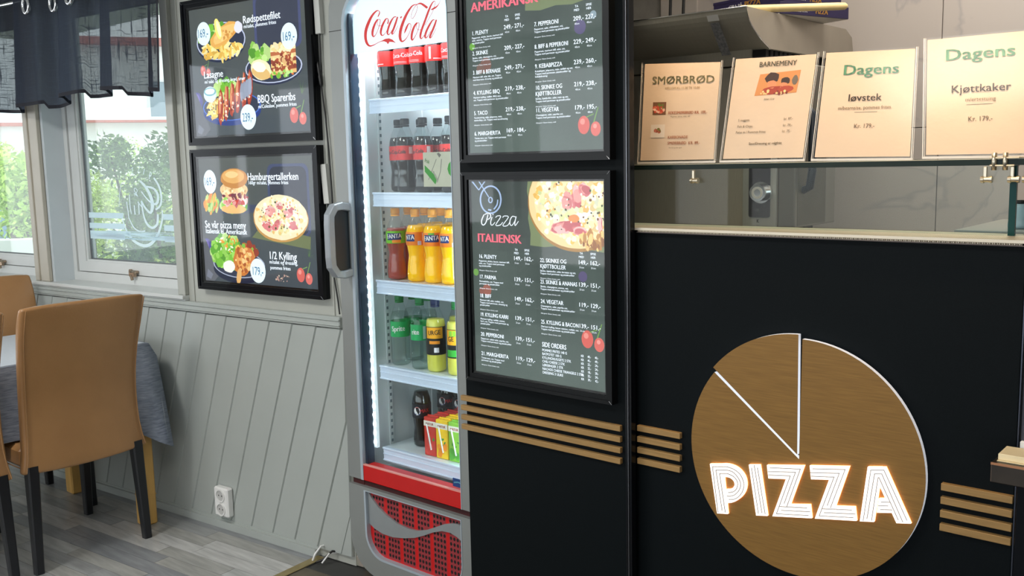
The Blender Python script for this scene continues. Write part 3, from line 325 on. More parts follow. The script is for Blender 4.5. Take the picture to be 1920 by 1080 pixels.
# diagonal tongue-and-groove boards of the wainscot
sl=-.301/.847
k=-8
for k in range(-26,6):
    ut=.049+.1248*k
    a=[(ut,.876),(ut+.1248,.876),(ut+.1248+sl*.84*1.0,.036),(ut+sl*.84,.036)]
    zt,zb=.876,.036
    poly=clip(a,-3.3,.180,zb,zt)
    if len(poly)<3: continue
    # right-hand edge of the wainscot leans slightly, bottom corner is cut off
    area_=abs(sum(poly[i][0]*poly[(i+1)%len(poly)][1]-poly[(i+1)%len(poly)][0]*poly[i][1] for i in range(len(poly))))/2
    if area_<1e-4: continue
    g=[]
    cx=sum(p[0] for p in poly)/len(poly); cz=sum(p[1] for p in poly)/len(poly)
    def inset(p,d):
        # shift towards the board's long axis
        n=(.942,-.334)
        side=(p[0]-cx)*n[0]+(p[1]-cz)*n[1]
        return (p[0]-math.copysign(d,side)*n[0],p[1]-math.copysign(d,side)*n[1]) if abs(side)>.02 else p
    fr=[inset(p,.0042) for p in poly]; n=len(poly)
    mb=MB(); mb.add([(p[0],-.013,p[1]) for p in fr]+[(inset(p,.0012)[0],-.0085,inset(p,.0012)[1]) for p in poly]+[(p[0],-.001,p[1]) for p in poly],[tuple(range(n))]+[(r*n+i,r*n+(i+1)%n,r*n+n+(i+1)%n,r*n+n+i) for r in (0,1) for i in range(n)])
    mb.build('board',paint2,wl)
# dado rail with mouldings
mb=MB(); mb.box(X0,.178,-.022,0,.880,.921,bev=.003); mb.box(X0,.178,-.027,-.01,.906,.912,bev=.002); mb.box(X0,.178,-.026,-.01,.888,.893,bev=.002)
o=mb.build('trim_2',paint2); o.location=P0; o.rotation_euler=(0,0,A2); struct(o)
mb=MB(); mb.box(X0,-.69,-.034,.13,.928,.944,bev=.003); mb.box(X0,-.69,-.024,-.0,.921,.930,bev=.002)
o=mb.build('trim_3',white); o.location=P0; o.rotation_euler=(0,0,A2); struct(o)
mb=MB(); mb.prism([(X0,.0),(.0,.0),(.0,.03),(X0,.03)],-.026,-.0,bev=.003); mb.prism([(X0,.028),(.005,.028),(.005,.038),(X0,.038)],-.016,0)
o=mb.build('baseboard_left',paint2); o.location=P0; o.rotation_euler=(0,0,A2); struct(o)
# casings and mullion post
mb=MB(); mb.box(-.742,-.690,-.016,0,.944,2.6,bev=.003); mb.box(-.748,-.742,-.010,.14,.944,2.3); mb.box(-.705,-.690,-.020,-.01,.944,2.6,bev=.002)
o=mb.build('trim_4',paint); o.location=P0; o.rotation_euler=(0,0,A2); struct(o)
mb=MB(); mb.box(-1.83,-1.795,-.014,0,.944,2.6,bev=.003); mb.box(-1.795,-1.775,-.006,0,.944,2.6); mb.box(-1.775,-1.70,-.016,0,.944,2.6,bev=.004); mb.box(-1.712,-1.70,-.020,-.01,.944,2.6,bev=.002)
o=mb.build('trim_5',mat('aged_cream_paint',srgb(178,172,158),.45,noise=.05,nscale=10)); o.location=P0; o.rotation_euler=(0,0,A2); struct(o)
# windows
glassm=clear_mat('window_glass',(.93,.98,.97),.9)
decal=bpy.data.materials.new('frosted_window_film'); decal.use_nodes=True; n=decal.node_tree; n.nodes.clear(); L=n.links
_o=n.nodes.new('ShaderNodeOutputMaterial'); _a=n.nodes.new('ShaderNodeMixShader'); _t=n.nodes.new('ShaderNodeBsdfTranslucent'); _d=n.nodes.new('ShaderNodeBsdfDiffuse'); _n=n.nodes.new('ShaderNodeTexNoise'); _r=n.nodes.new('ShaderNodeValToRGB')
_r.color_ramp.elements[0].color=srgb(226,240,246); _r.color_ramp.elements[1].color=srgb(238,248,252); _n.inputs['Scale'].default_value=30; L.new(_n.outputs['Fac'],_r.inputs['Fac'])
L.new(_r.outputs['Color'],_t.inputs['Color']); L.new(_r.outputs['Color'],_d.inputs['Color']); _a.inputs['Fac'].default_value=.42; L.new(_t.outputs[0],_a.inputs[1]); L.new(_d.outputs[0],_a.inputs[2]); L.new(_a.outputs[0],_o.inputs[0])
# daylight glare mixed into the panes as a pale uneven veil
n=glassm.node_tree; L=n.links; _o=[x for x in n.nodes if x.type=='OUTPUT_MATERIAL'][0]; _s=_o.inputs[0].links[0].from_socket; _m=n.nodes.new('ShaderNodeMixShader'); _t=n.nodes.new('ShaderNodeBsdfTranslucent'); _t.inputs['Color'].default_value=(.85,.95,1,1); _m.inputs['Fac'].default_value=.10
_q=n.nodes.new('ShaderNodeTexNoise'); _q.inputs['Scale'].default_value=3; _w=n.nodes.new('ShaderNodeMapRange'); _w.inputs['To Min'].default_value=.06; _w.inputs['To Max'].default_value=.17; L.new(_q.outputs['Fac'],_w.inputs['Value']); L.new(_w.outputs['Result'],_m.inputs['Fac'])
L.new(_s,_m.inputs[1]); L.new(_t.outputs[0],_m.inputs[2]); L.new(_m.outputs[0],_o.inputs[0])
def window(name,ua,ub):
    w_=empty(name,tuple(P0),A2); struct(w_)
    z0,z1=.944,2.25
    # outer frame with deep jamb lining
    mb=MB(); mb.box(ua,ua+.018,-.0,.135,z0,z1); mb.box(ub-.010,ub,0,.135,z0,z1); mb.box(ua,ub,0,.135,z1-.02,z1)
    mb.build('jamb_lining',mat('cool_white_jamb',srgb(196,204,208),.4,noise=.03,nscale=7),w_)
    mb=MB(); mb.ring([(ua,z0),(ub,z0),(ub,z1),(ua,z1)],[(ua+.045,z0+.040),(ub-.045,z0+.040),(ub-.045,z1-.05),(ua+.045,z1-.05)],.095,.165)
    mb.build('window_frame',white,w_)
    a,b,c,d=ua+.050,ub-.050,z0+.043,z1-.055
    mb=MB(); mb.ring([(a,c),(b,c),(b,d),(a,d)],[(a+.062,c+.048),(b-.062,c+.048),(b-.062,d-.05),(a+.062,d-.05)],.102,.155)
    mb.ring([(a+.060,c+.046),(b-.060,c+.046),(b-.060,d-.048),(a+.060,d-.048)],[(a+.072,c+.056),(b-.072,c+.056),(b-.072,d-.058),(a+.072,d-.058)],.108,.150)
    sash=mb.build('sash',white,w_)
    MB().box(a+.066,b-.066,.126,.130,c+.050,d-.052).build('pane',glassm,sash)
    MB().ring([(a+.070,c+.054),(b-.070,c+.054),(b-.070,d-.056),(a+.070,d-.056)],[(a+.078,c+.060),(b-.078,c+.060),(b-.078,d-.062),(a+.078,d-.062)],.122,.134).build('gasket',mat('grey_gasket',(.12,.13,.14),.6,noise=.05),sash)
    um=(ua+ub)/2+.015
    mb=MB(); mb.box(um-.030,um+.030,.086,.103,c+.008,c+.022,bev=.004); mb.box(um-.006,um+.030,.070,.092,c-.006,c+.020,bev=.005); mb.tube([(um+.010,.078,c-.018),(um+.012,.072,c+.006)],.007,8); mb.box(um-.034,um-.018,.090,.103,c+.004,c+.026,bev=.003)
    mb.build('stay_latch',mat('worn_nickel',srgb(170,150,130),.25,.9,noise=.3,nscale=90),w_)
    return w_,(a,b,c,d)
w1,_=window('window_1',-2.88,-1.83)
w2,(a,b,c,d)=window('window_2',-1.70,-.742)
mb=MB(); mb.ribs(WINLOGO,y=.1245)
for zz in (1.247,1.199,1.151):
    mb.box(a+.072,-1.30,.1235,.1245,zz-.0125,zz+.0125); mb.box(-1.005,b-.072,.1235,.1245,zz-.0125,zz+.0125)
lets=[(ch,x,z) for ch,x,z in (('P',-1.091,1.163),('R',-1.114,1.150),('Ø',-1.137,1.143),('V',-1.163,1.140),('V',-1.199,1.142),('Å',-1.220,1.149),('R',-1.241,1.160))]
texts([(ch,x,z,.016,'C',None,-.8,.02) for ch,x,z in lets],'',None,None,.1240,add=mb)
o=mb.build('window_film',decal,w2,fix=False)
# rest of the room: ceiling, end walls, glazed front behind the camera
struct(MB().box(-9,3.2,-3.4,4.0,2.62,2.7).build('ceiling',ceilm))
MB_=MB()
for x in (-8.9,-6.4,-3.9,-1.4,1.1,3.1): MB_.box(x-.09,x+.09,-3.5,-3.4,0,2.62)
MB_.box(-9,3.2,-3.5,-3.4,0,.45); MB_.box(-9,3.2,-3.5,-3.4,2.3,2.62)
struct(MB_.build('wall_back',paint))
struct(MB().box(3.2,3.3,-3.5,4.0,0,2.62).build('wall_right',paint))
mb=MB(); mb.box(-6.05,-5.95,-3.5,1.85,0,.9); mb.box(-6.05,-5.95,-3.5,1.85,2.2,2.62); mb.box(-6.05,-5.95,-3.5,-3.2,.9,2.2); mb.box(-6.05,-5.95,-1.2,-.9,.9,2.2); mb.box(-6.05,-5.95,1.5,1.85,.9,2.2)
struct(mb.build('wall_far',paint))
# wall between dining room and kitchen above/behind the fridge, kitchen shell
mb=MB(); mb.box(-2.62,-2.56,2.16,4.0,0,2.62); mb.box(-1.93,-1.86,2.05,2.80,0,2.62); mb.box(-2.62,-1.86,2.74,2.80,0,2.62); mb.box(-2.62,-1.86,2.10,2.74,2.12,2.62)
struct(mb.build('wall_niche',paint))
marble=mat('marble_tile',srgb(188,180,172),.3,c2=srgb(194,186,178),nscale=1.2)
n=marble.node_tree; bs=n.nodes['Principled BSDF']; tcn=n.nodes.new('ShaderNodeTexCoord'); ns1=n.nodes.new('ShaderNodeTexNoise'); ns1.inputs['Scale'].default_value=1.6; ns1.inputs['Detail'].default_value=6; ns1.inputs['Distortion'].default_value=.6
r1=n.nodes.new('ShaderNodeValToRGB'); els=r1.color_ramp.elements
els[0].position=.485; els[0].color=srgb(188,180,172); els[1].position=.515; els[1].color=srgb(192,184,176)
e=els.new(.5); e.color=srgb(172,166,162)
n.links.new(tcn.outputs['Object'],ns1.inputs['Vector']); n.links.new(ns1.outputs['Fac'],r1.inputs['Fac']); n.links.new(r1.outputs['Color'],bs.inputs['Base Color'])
kw=empty('wall_kitchen',(0,3.8,0)); struct(kw)
MB().box(-2.6,3.2,.012,.1,0,2.62).build('backing',mat('grout',srgb(150,146,140),.8,noise=.1),kw)
for i in range(-2,6):
    for j in range(0,5):
        x0=-1.14+i*.60; z0=1.543-1.2+ (j-1)*.60
        if x0>1.5: continue
        MB().box(x0+.0015,x0+.5985,0,.012,max(0,z0+.0015),min(2.62,z0+.5985),bev=.001).build('tile',marble,kw)
MB().box(-2.34,-2.16,-.01,.012,1.3,2.6).build('tile',marble,kw)
# ------------------------------------------------------------------ curtain valance
cm=bpy.data.materials.new('sheer_slub_linen'); cm.use_nodes=True; n=cm.node_tree; n.nodes.clear(); L=n.links
out=n.nodes.new('ShaderNodeOutputMaterial'); mx=n.nodes.new('ShaderNodeMixShader'); tr=n.nodes.new('ShaderNodeBsdfTransparent'); df=n.nodes.new('ShaderNodeBsdfDiffuse'); tl=n.nodes.new('ShaderNodeBsdfTranslucent'); m2=n.nodes.new('ShaderNodeMixShader')
uv=n.nodes.new('ShaderNodeTexCoord')
def stripes(sc_,seed):
    mp=n.nodes.new('ShaderNodeMapping'); mp.inputs['Scale'].default_value=sc_; mp.inputs['Location'].default_value=(seed,seed,seed); no=n.nodes.new('ShaderNodeTexNoise'); no.inputs['Scale'].default_value=1; no.inputs['Detail'].default_value=2
    L.new(uv.outputs['UV'],mp.inputs['Vector']); L.new(mp.outputs['Vector'],no.inputs['Vector']); return no.outputs['Fac']
s1=stripes((9,230,1),1); s2=stripes((230,9,1),5)
mxm=n.nodes.new('ShaderNodeMath'); mxm.operation='MAXIMUM'; L.new(s1,mxm.inputs[0]); L.new(s2,mxm.inputs[1])
mr=n.nodes.new('ShaderNodeMapRange'); mr.inputs['From Min'].default_value=.56; mr.inputs['From Max'].default_value=.66; mr.inputs['To Min'].default_value=.84; mr.inputs['To Max'].default_value=.985
L.new(mxm.outputs[0],mr.inputs['Value']); L.new(mr.outputs['Result'],mx.inputs['Fac'])
df.inputs['Color'].default_value=(.035,.038,.050,1); tl.inputs['Color'].default_value=(.095,.11,.155,1); m2.inputs['Fac'].default_value=.5
L.new(df.outputs[0],m2.inputs[1]); L.new(tl.outputs[0],m2.inputs[2]); L.new(tr.outputs[0],mx.inputs[1]); L.new(m2.outputs[0],mx.inputs[2]); L.new(mx.outputs[0],out.inputs[0])
cu=thing('curtain_valance','short charcoal sheer curtain with chrome eyelets hanging over the two windows','curtain',tuple(P0),A2)
folds=[(-2.6,-.03),(-2.45,-.10),(-2.3,-.03),(-2.15,-.11),(-2.0,-.04),(-1.93,-.10),(-1.86,-.03),(-1.72,-.05),(-1.66,-.115),(-1.50,-.10),(-1.44,-.04),(-1.32,-.05),(-1.29,-.12),(-1.17,-.115),(-1.12,-.05),(-1.02,-.045),(-1.0,-.11),(-.90,-.105),(-.85,-.05),(-.74,-.055),(-.69,-.10),(-.645,-.085)]
def fold(u):
    for (a_,ya),(b_,yb) in zip(folds,folds[1:]):
        if a_<=u<=b_:
            t=(u-a_)/(b_-a_); t=t*t*(3-2*t); return ya+(yb-ya)*t
    return folds[-1][1]
NU,NV=220,14
def cpt(i,j,zt=2.36):
    u=-2.6+i/NU*(1.955); q=j/NV
    zb=1.740+.018*math.sin(u*5.1+.6)+(.014 if fold(u)<-.08 else -.008)
    z=zb+(zt-zb)*q
    y=fold(u)*(1-.35*q)-.012
    return (u+.012*(1-q)*math.sin(u*21),y,z)
vs=[cpt(i,j) for i in range(NU+1) for j in range(NV+1)]; fs=[(i*(NV+1)+j,(i+1)*(NV+1)+j,(i+1)*(NV+1)+j+1,i*(NV+1)+j+1) for i in range(NU) for j in range(NV)]
mb=MB(); mb.add(vs,fs,smooth=True); cl=mb.build('cloth',cm,cu,fix=False)
uvl=cl.data.uv_layers.new(name='UVMap')
for p in cl.data.polygons:
    for li in p.loop_indices:
        vi=cl.data.loops[li].vertex_index; i,j=divmod(vi,NV+1); uvl.data[li].uv=(i/NU*2.6,j/NV*.62)
mb=MB()
for i in range(NU):
    a0,a1=cpt(i,0),cpt(i+1,0)
    mb.add([(a0[0],a0[1]-.0015,a0[2]-.002),(a1[0],a1[1]-.0015,a1[2]-.002),(a1[0],a1[1]-.0015,a1[2]+.013),(a0[0],a0[1]-.0015,a0[2]+.013)],[(0,1,2,3)])
for j in range(NV):
    a0,a1=cpt(NU,j),cpt(NU,j+1); mb.add([(a0[0]-.010,a0[1]-.002,a0[2]),(a0[0]+.002,a0[1]-.002,a0[2]),(a1[0]+.002,a1[1]-.002,a1[2]),(a1[0]-.010,a1[1]-.002,a1[2])],[(0,1,2,3)])
hm=mb.build('hem',mat('dark_hem_cloth',(.012,.013,.020),.9,noise=.2,nscale=200),cu)
for i,u in enumerate((-1.54,-1.408,-1.19,-.97,-.76)):
    mb=MB(); y=fold(u)*.76-.026
    rr=[(.031*math.cos(a),.031*math.sin(a)) for a in [k*2*PI/20 for k in range(21)]]
    mb.tube([(u+p[0]*.75,y-.004,2.158+p[1]) for p in rr],.0078,8,cap=False)
    mb.build('eyelet',chrome,cu)
o=MB().tube([(-2.7,-.050,2.200),(-.64,-.050,2.200)],.009,12).build('curtain_rod',chrome); o.location=P0; o.rotation_euler=(0,0,A2); tag(o,'thin chrome rod threaded through the eyelets of the window curtain','curtain rod')
# ------------------------------------------------------------------ outside
gr=struct(MB().box(-40,4,2.6,45,-.5,-.35).build('ground_1',mat('pale_paving',srgb(205,205,200),.8,noise=.12,nscale=2)))
lawn=struct(MB().box(-14,-3.0,2.45,9,-.5,-.30).build('ground_2',mat('garden_soil_grass',srgb(96,112,60),.9,noise=.4,nscale=3)))
leafm=[mat('leaf_green_%d'%i,srgb(*c),.5,island=.45) for i,c in enumerate(((182,212,104),(132,168,88),(212,230,126),(110,140,82)))]
stemm=mat('shrub_stem',srgb(92,76,58),.8,noise=.2)
def shrub(name,label,cat,loc,rx,ry,h,n,k,leaf=.05,seed=1,group=None,base=.0):
    rnd=random.Random(seed); t=thing(name,label,cat,loc,0,group)
    mb=MB()
    cl_=[(rnd.uniform(-.7,.7)*rx,rnd.uniform(-.7,.7)*ry,base+rnd.uniform(.1,.92)*(h-base),rnd.uniform(.3,.55)) for _ in range(16)]
    for _ in range(n):
        c=rnd.choice(cl_); r=c[3]*rnd.random()**.4
        d=Vector((rnd.gauss(0,1),rnd.gauss(0,1),rnd.gauss(0,1))).normalized()
        p=Vector((c[0]+d.x*r*rx,c[1]+d.y*r*ry,c[2]+d.z*r*min(h*.4,rx)))
        if p.z<.02: p.z=rnd.uniform(.02,.3)
        if p.z>h: p.z=h-rnd.random()*.2
        a=Vector((rnd.gauss(0,1),rnd.gauss(0,1),rnd.gauss(0,.7))).normalized(); b_=a.cross(Vector((rnd.gauss(0,1),rnd.gauss(0,1),rnd.gauss(0,1)))).normalized()
        s_=leaf*rnd.uniform(.6,1.3)
        mb.add([p,p+a*s_*.5+b_*s_*.22,p+a*s_,p+a*s_*.5-b_*s_*.22],[(0,1,2,3)])
    mb.build('foliage',leafm[k],t,fix=False)
    mb=MB()
    for c in cl_[:9]: mb.tube([(rnd.uniform(-.08,.08),rnd.uniform(-.08,.08),0),(c[0]*.5,c[1]*.5,c[2]*.55),(c[0],c[1],c[2])],[.025,.016,.006],5)
    mb.build('stem',stemm,t)
    return t
SHR=[(-5.30,3.02,.38,.36,1.80,5600,1,'dark dense garden shrub right outside the second window at its right edge'),
(-6.85,3.30,.48,.48,1.45,4200,2,'bright yellow-green shrub at the left of the second window view'),
(-9.60,5.10,.62,.6,2.12,5200,0,'tall airy green shrub in the middle of the second window view'),
(-7.40,4.32,.5,.5,1.92,4600,1,'deep green shrub behind the dark one outside the second window'),
(-4.52,2.36,.22,.17,1.13,2600,3,'low dark leafy plant close to the glass left of the lettering'),
(-4.58,2.60,.22,.15,1.08,2400,2,'low bright plant close to the glass under the window lettering')]
for i,(x,y,rx,ry,h,nn,k_,lb) in enumerate(SHR): shrub('garden_shrub',lb,'shrub',(x,y,-.32),rx,ry,h+.32,int(nn*1.7),k_,.042,10+i,'garden shrubs outside')
for i,(x,y,h,k_,lb) in enumerate([(-19.0,7.7,2.0,2,'pale green street tree at the left of the first window'),(-13.5,5.75,1.75,0,'green bushy tree beside the post of the first window')]):
    shrub('street_tree',lb,'tree',(x,y,-.35),.75,.75,h+.35,3600,k_,.12,40+i,'trees across the street',base=1.0)
hw=mat('white_render',srgb(225,226,222),.7,noise=.04,nscale=3); roofm=mat('red_roof_tile',srgb(176,92,78),.7,noise=.15,nscale=8); paneg=mat('grey_house_pane',srgb(120,135,145),.2,noise=.1)
def house(label,loc,rz,wd,dp,z0,zr,wins,roof=.22):
    t=thing('white_house',label,'house',loc,rz,'houses across the street')
    MB().box(-wd/2,wd/2,0,dp,z0,zr).build('wall',hw,t)
    mb=MB(); mb.box(-wd/2-.3,wd/2+.3,-.35,dp+.3,zr,zr+roof); mb.box(-wd/2,wd/2,.3,dp,zr+roof,zr+roof+.02)
    mb.build('roof',roofm,t)
    for x0,x1,a,b in wins:
        f=MB().ring([(x0,a),(x1,a),(x1,b),(x0,b)],[(x0+.07,a+.07),(x1-.07,a+.07),(x1-.07,b-.07),(x0+.07,b-.07)],-.04,.02).build('window',white,t)
        MB().box(x0+.06,x1-.06,-.015,.0,a+.06,b-.06).build('pane',paneg,f)
RZ=-.47+PI/2
house('low white house with a red roof edge beyond the second window',(-18.6,11.3,0),RZ,5,3,-.35,2.42,[(.8,1.8,.9,1.9)],.045)
house('taller white house with grey window behind the low one beyond the second window',(-27.2,17.3,0),RZ,7.5,4,-.35,5.2,[(-1.9,-.8,3.0,4.2),(1.0,2.0,3.0,4.2)])
house('plain white house far down the street beyond the first window',(-35.4,12.4,0),RZ-.05,6,3,-.35,3.0,[(-.4,.4,2.2,2.6),(-3,-2,2.2,2.6)],.12)
gw=MB().box(-2.2,2.2,-.1,.1,-.35,.62,bev=.01).build('garden_wall',hw); gw.location=(-12.6,5.0,0); gw.rotation_euler=(0,0,RZ); tag(gw,'low white garden wall beyond the first window','wall')
cp=mat('light_blue_car_paint',srgb(150,176,200),.25,.3,noise=.02); cg=mat('car_glass',(.03,.04,.05),.08,noise=.02); ty=mat('tyre_rubber',(.02,.02,.02),.7,noise=.1)
car=thing('car','light blue car parked in the street beyond the first window','car',(-24.4,8.7,-.35),RZ)
MB().prism([(-2.1,.3),(2.1,.3),(2.15,.75),(1.9,.92),(1.1,.98),(.55,1.42),(-1.1,1.45),(-1.75,1.0),(-2.15,.9)],-.85,.85,bev=.05).build('body',cp,car)
MB().prism([(.98,.99),(.52,1.36),(-.2,1.38),(-.2,.99)],-.86,.86).build('side_window',cg,car); MB().prism([(-.28,.99),(-.28,1.38),(-1.05,1.38),(-1.55,1.0)],-.86,.86).build('side_window',cg,car)
for x in (-1.35,1.35):
    for y in (-.86,.70): MB().prism([(x+.33*math.cos(k*PI/10),.33+.33*math.sin(k*PI/10)) for k in range(20)],y,y+.18).build('wheel',ty,car)
# ------------------------------------------------------------------ dining set
leather=mat('tan_leather',srgb(172,128,84),.28,spec=.5,noise=.10,nscale=5,bump=.06,bscale=140,c2=srgb(158,116,74))
legm=mat('black_lacquer_leg',(.010,.011,.014),.3,spec=.5,noise=.05)
def make_chair(label,group):
    """origin on the floor under the middle of the backrest; the chair faces -x, y is its width"""
    t=thing('dining_chair',label,'chair',(0,0,0),0,group)
    # upholstered back: closed slab following an S profile, a little wider at top and bottom
    NZ,NY=16,8
    def xo(q): return .0+.085*(q**2.2)-.020*math.sin(q*PI)+.012*math.exp(-((q)/.08)**2)*0
    def hw(q): return .230-.010*math.sin(min(1,q/.85)*PI)+.010*max(0,(.12-q)/.12)
    def face(sgn):
        vs=[]
        for i in range(NZ+1):
            q=i/NZ; z=.375+.612*q
            for j in range(NY+1):
                r=j/NY*2-1; th=.027*(1-.30*abs(r)**6)*(1-.35*(q**14))*(1-.2*((1-q)**14))
                cv=.016*(1-r*r)*(.4+.6*q)   # hollow across the shoulders
                zz=z-(.012*(1-r*r) if i==0 else 0)-(.006*abs(r)**5 if i==NZ else 0)
                vs.append((xo(q)+cv*.6+sgn*th,r*hw(q),zz))
        return vs
    a,b=face(1),face(-1); n=(NZ+1)*(NY+1); fs=[]
    id_=lambda i,j:i*(NY+1)+j
    for i in range(NZ):
        for j in range(NY): fs.append((id_(i,j),id_(i,j+1),id_(i+1,j+1),id_(i+1,j))); fs.append((n+id_(i,j),n+id_(i+1,j),n+id_(i+1,j+1),n+id_(i,j+1)))
        for j in (0,NY): fs.append((id_(i,j),id_(i+1,j),n+id_(i+1,j),n+id_(i,j)))
    for j in range(NY):
        for i in (0,NZ): fs.append((id_(i,j),id_(i,j+1),n+id_(i,j+1),n+id_(i,j)))
    mb=MB(); mb.add(a+b,fs,smooth=True); bk=mb.build('backrest',leather,t)
    md=bk.modifiers.new('round','BEVEL'); md.width=.012; md.segments=3; md.limit_method='ANGLE'; md.angle_limit=math.radians(50)
    for s in (-1,1):
        MB().tube([(xo(i/12)+.0275,s*(hw(i/12)-.012),.385+.59*i/12) for i in range(13)],.0022,5).build('seam_piping',leather,bk)
    st=MB().box(-.47,-.02,-.225,.225,.385,.470,bev=.018).build('seat',leather,t)
    MB().tube([(-.46,-.226,.392),(-.03,-.226,.392)],.0022,5).build('seam_piping',leather,st)
    for s in (-1,1):
        def leg(x0,y0,x1,y1,h,w0,w1):
            mb=MB(); vs=[]
            for (x,y,z,w_) in ((x1,y1,0,w1),(x0,y0,h,w0)):
                c=.25*w_
                for dx,dy in ((-w_+c,-w_),(w_-c,-w_),(w_,-w_+c),(w_,w_-c),(w_-c,w_),(-w_+c,w_),(-w_,w_-c),(-w_,-w_+c)): vs.append((x+dx,y+dy,z))
            mb.add(vs,[tuple(range(8)),tuple(range(15,7,-1))]+[(i,(i+1)%8,8+(i+1)%8,8+i) for i in range(8)]); return mb
        leg(.0,s*.200,.015,s*.212,.40,.021,.015).build('leg',legm,t)
        leg(-.42,s*.195,-.435,s*.200,.40,.021,.015).build('leg',legm,t)
    return t
ch=make_chair('tan leather dining chair with its whole back in view in front of the table','tan leather dining chairs')
ch.location=(-3.505,1.598,0); ch.rotation_euler=(0,0,math.radians(1))
c2_=copy_tree(ch); c2_.location=(-3.49,1.085,0); c2_.rotation_euler=(0,0,math.radians(-1)); c2_['label']='tan leather dining chair cut off by the left picture edge, nearest to the viewer'
c3_=copy_tree(ch); c3_.location=(-4.47,1.655,0); c3_.rotation_euler=(0,0,PI); c3_['label']='tan leather dining chair on the far side of the table under the first window'
# table with vinyl cloth
tb=thing('dining_table','pale wooden dining table hidden under a grey cloth','table',(-3.955,1.30,0))
pine=mat('varnished_pine',srgb(214,168,92),.35,noise=.12,nscale=6,stretch=(6,6,1))
TX0,TX1,TY0,TY1=-.345,.35,-.70,.635
MB().box(TX0,TX1,TY0,TY1,.720,.748,bev=.004).build('tabletop',pine,tb)
MB().box(TX0+.05,TX1-.05,TY0+.05,TY1-.03,.64,.72).build('apron',pine,tb)
for sx,sy in ((TX0+.03,TY1-.045),(TX1-.03,TY1-.045),(TX0+.04,TY0+.05),(TX1-.04,TY0+.05)):
    mb=MB(); mb.box(sx-.032,sx+.032,sy-.030,sy+.030,0,.72,bev=.006); mb.box(sx-.0325,sx+.0325,sy-.0305,sy+.0305,.125,.127); mb.build('leg',pine,tb)
clothm=mat('grey_slub_tablecloth',srgb(150,158,172),.6,spec=.3,nscale=26,stretch=(1,1,9),c2=srgb(108,116,130),bump=.05,bscale=200)
clo=thing('tablecloth','grey marled tablecloth with a pale underside hanging off the dining table','tablecloth',(-3.955,1.30,0))
mb=MB(); zt=.7535; h=.275
per=[]; nseg=26
cor=[(TX0,TY0),(TX1,TY0),(TX1,TY1),(TX0,TY1)]
for k in range(4):
    a_,b_=cor[k],cor[(k+1)%4]
    for i in range(nseg):
        t_=i/nseg; per.append((a_[0]+(b_[0]-a_[0])*t_,a_[1]+(b_[1]-a_[1])*t_,k,t_))
def drop(p,q):
    x,y,k,t_=p; nx,ny=((0,-1),(1,0),(0,1),(-1,0))[k]
    dc=min(t_,1-t_)              # distance from a corner along the side
    ln=(TX1-TX0,TY1-TY0,TX1-TX0,TY1-TY0)[k]; dm=dc*ln; c=math.exp(-(dm/.075)**2); cw=math.exp(-(dm/.17)**2)
    dx=nx; dy=ny
    if t_<.5: px,py=((-1,0),(0,-1),(1,0),(0,1))[k]
    else: px,py=((1,0),(0,1),(-1,0),(0,-1))[k]
    out=.008+.035*q*abs(math.sin(t_*PI*3+k))*.5+.165*c*q**.8*(1-.25*q)+.012*math.sin(dm*38)*q*cw
    sid=.105*c*q**.8
    if ny>0: out=min(out,.02)
    z=zt-h*q*(1+.30*cw+.22*c)
    return (x+dx*out+px*sid,min(y+dy*out+py*sid*(.25 if py>0 else 1),.655),z)
NQ=8; N=len(per); vs=[]
for j in range(NQ+1):
    for p in per: vs.append(drop(p,j/NQ) if j else (p[0],p[1],zt))
fs=[(j*N+i,j*N+(i+1)%N,(j+1)*N+(i+1)%N,(j+1)*N+i) for j in range(NQ) for i in range(N)]
mb.add(vs,fs,smooth=True); mb.add([(x,y,zt) for x,y,_,_ in per],[tuple(range(N))])
o=mb.build('cloth',clothm,clo,fix=False)
MB().box(TX0+.012,TX1-.012,TY0+.1,TY1-.012,zt+.0005,zt+.002).build('overlay',mat('pale_blue_grey_overlay',srgb(196,204,214),.45,noise=.05,nscale=30,stretch=(1,14,1)),clo)
for i,(x,y) in enumerate(((.347,.640),)):
    mb=MB(); mb.add([(x+.118,y-.030,.560),(x+.128,y-.020,.40),(x+.098,y+.0,.36),(x+.108,y-.020,.50)],[(0,1,2,3)]); mb.build('lining',mat('white_lining',srgb(220,225,230),.6,noise=.02),clo,fix=False)
# ------------------------------------------------------------------ double socket on the boards
so=thing('wall_socket','white double wall socket on the boards beside the floor','socket',tuple(wallpt(-.515,.013,.118)),A2)
sw=mat('white_abs',srgb(232,232,230),.3,noise=.01)
MB().box(-.042,.042,-.032,0,-.058,.062,bev=.006).build('housing',sw,so)
for z in (-.027,.030):
    mb=MB(); mb.ring([(.027*math.cos(k*PI/10),z+.027*math.sin(k*PI/10)) for k in range(20)],[(.022*math.cos(k*PI/10),z+.022*math.sin(k*PI/10)) for k in range(20)],-.036,-.031)
    s_=mb.build('socket_face',sw,so)
    MB().prism([(.0222*math.cos(k*PI/10),z+.0222*math.sin(k*PI/10)) for k in range(20)],-.0325,-.031).build('well',mat('socket_well',srgb(190,190,188),.4,noise=.02),s_)
    for x in (-.0095,.0095): MB().prism([(x+.0028*math.cos(k*PI/4),z+.0028*math.sin(k*PI/4)) for k in range(8)],-.0331,-.0324).build('pin_hole',dark,s_)
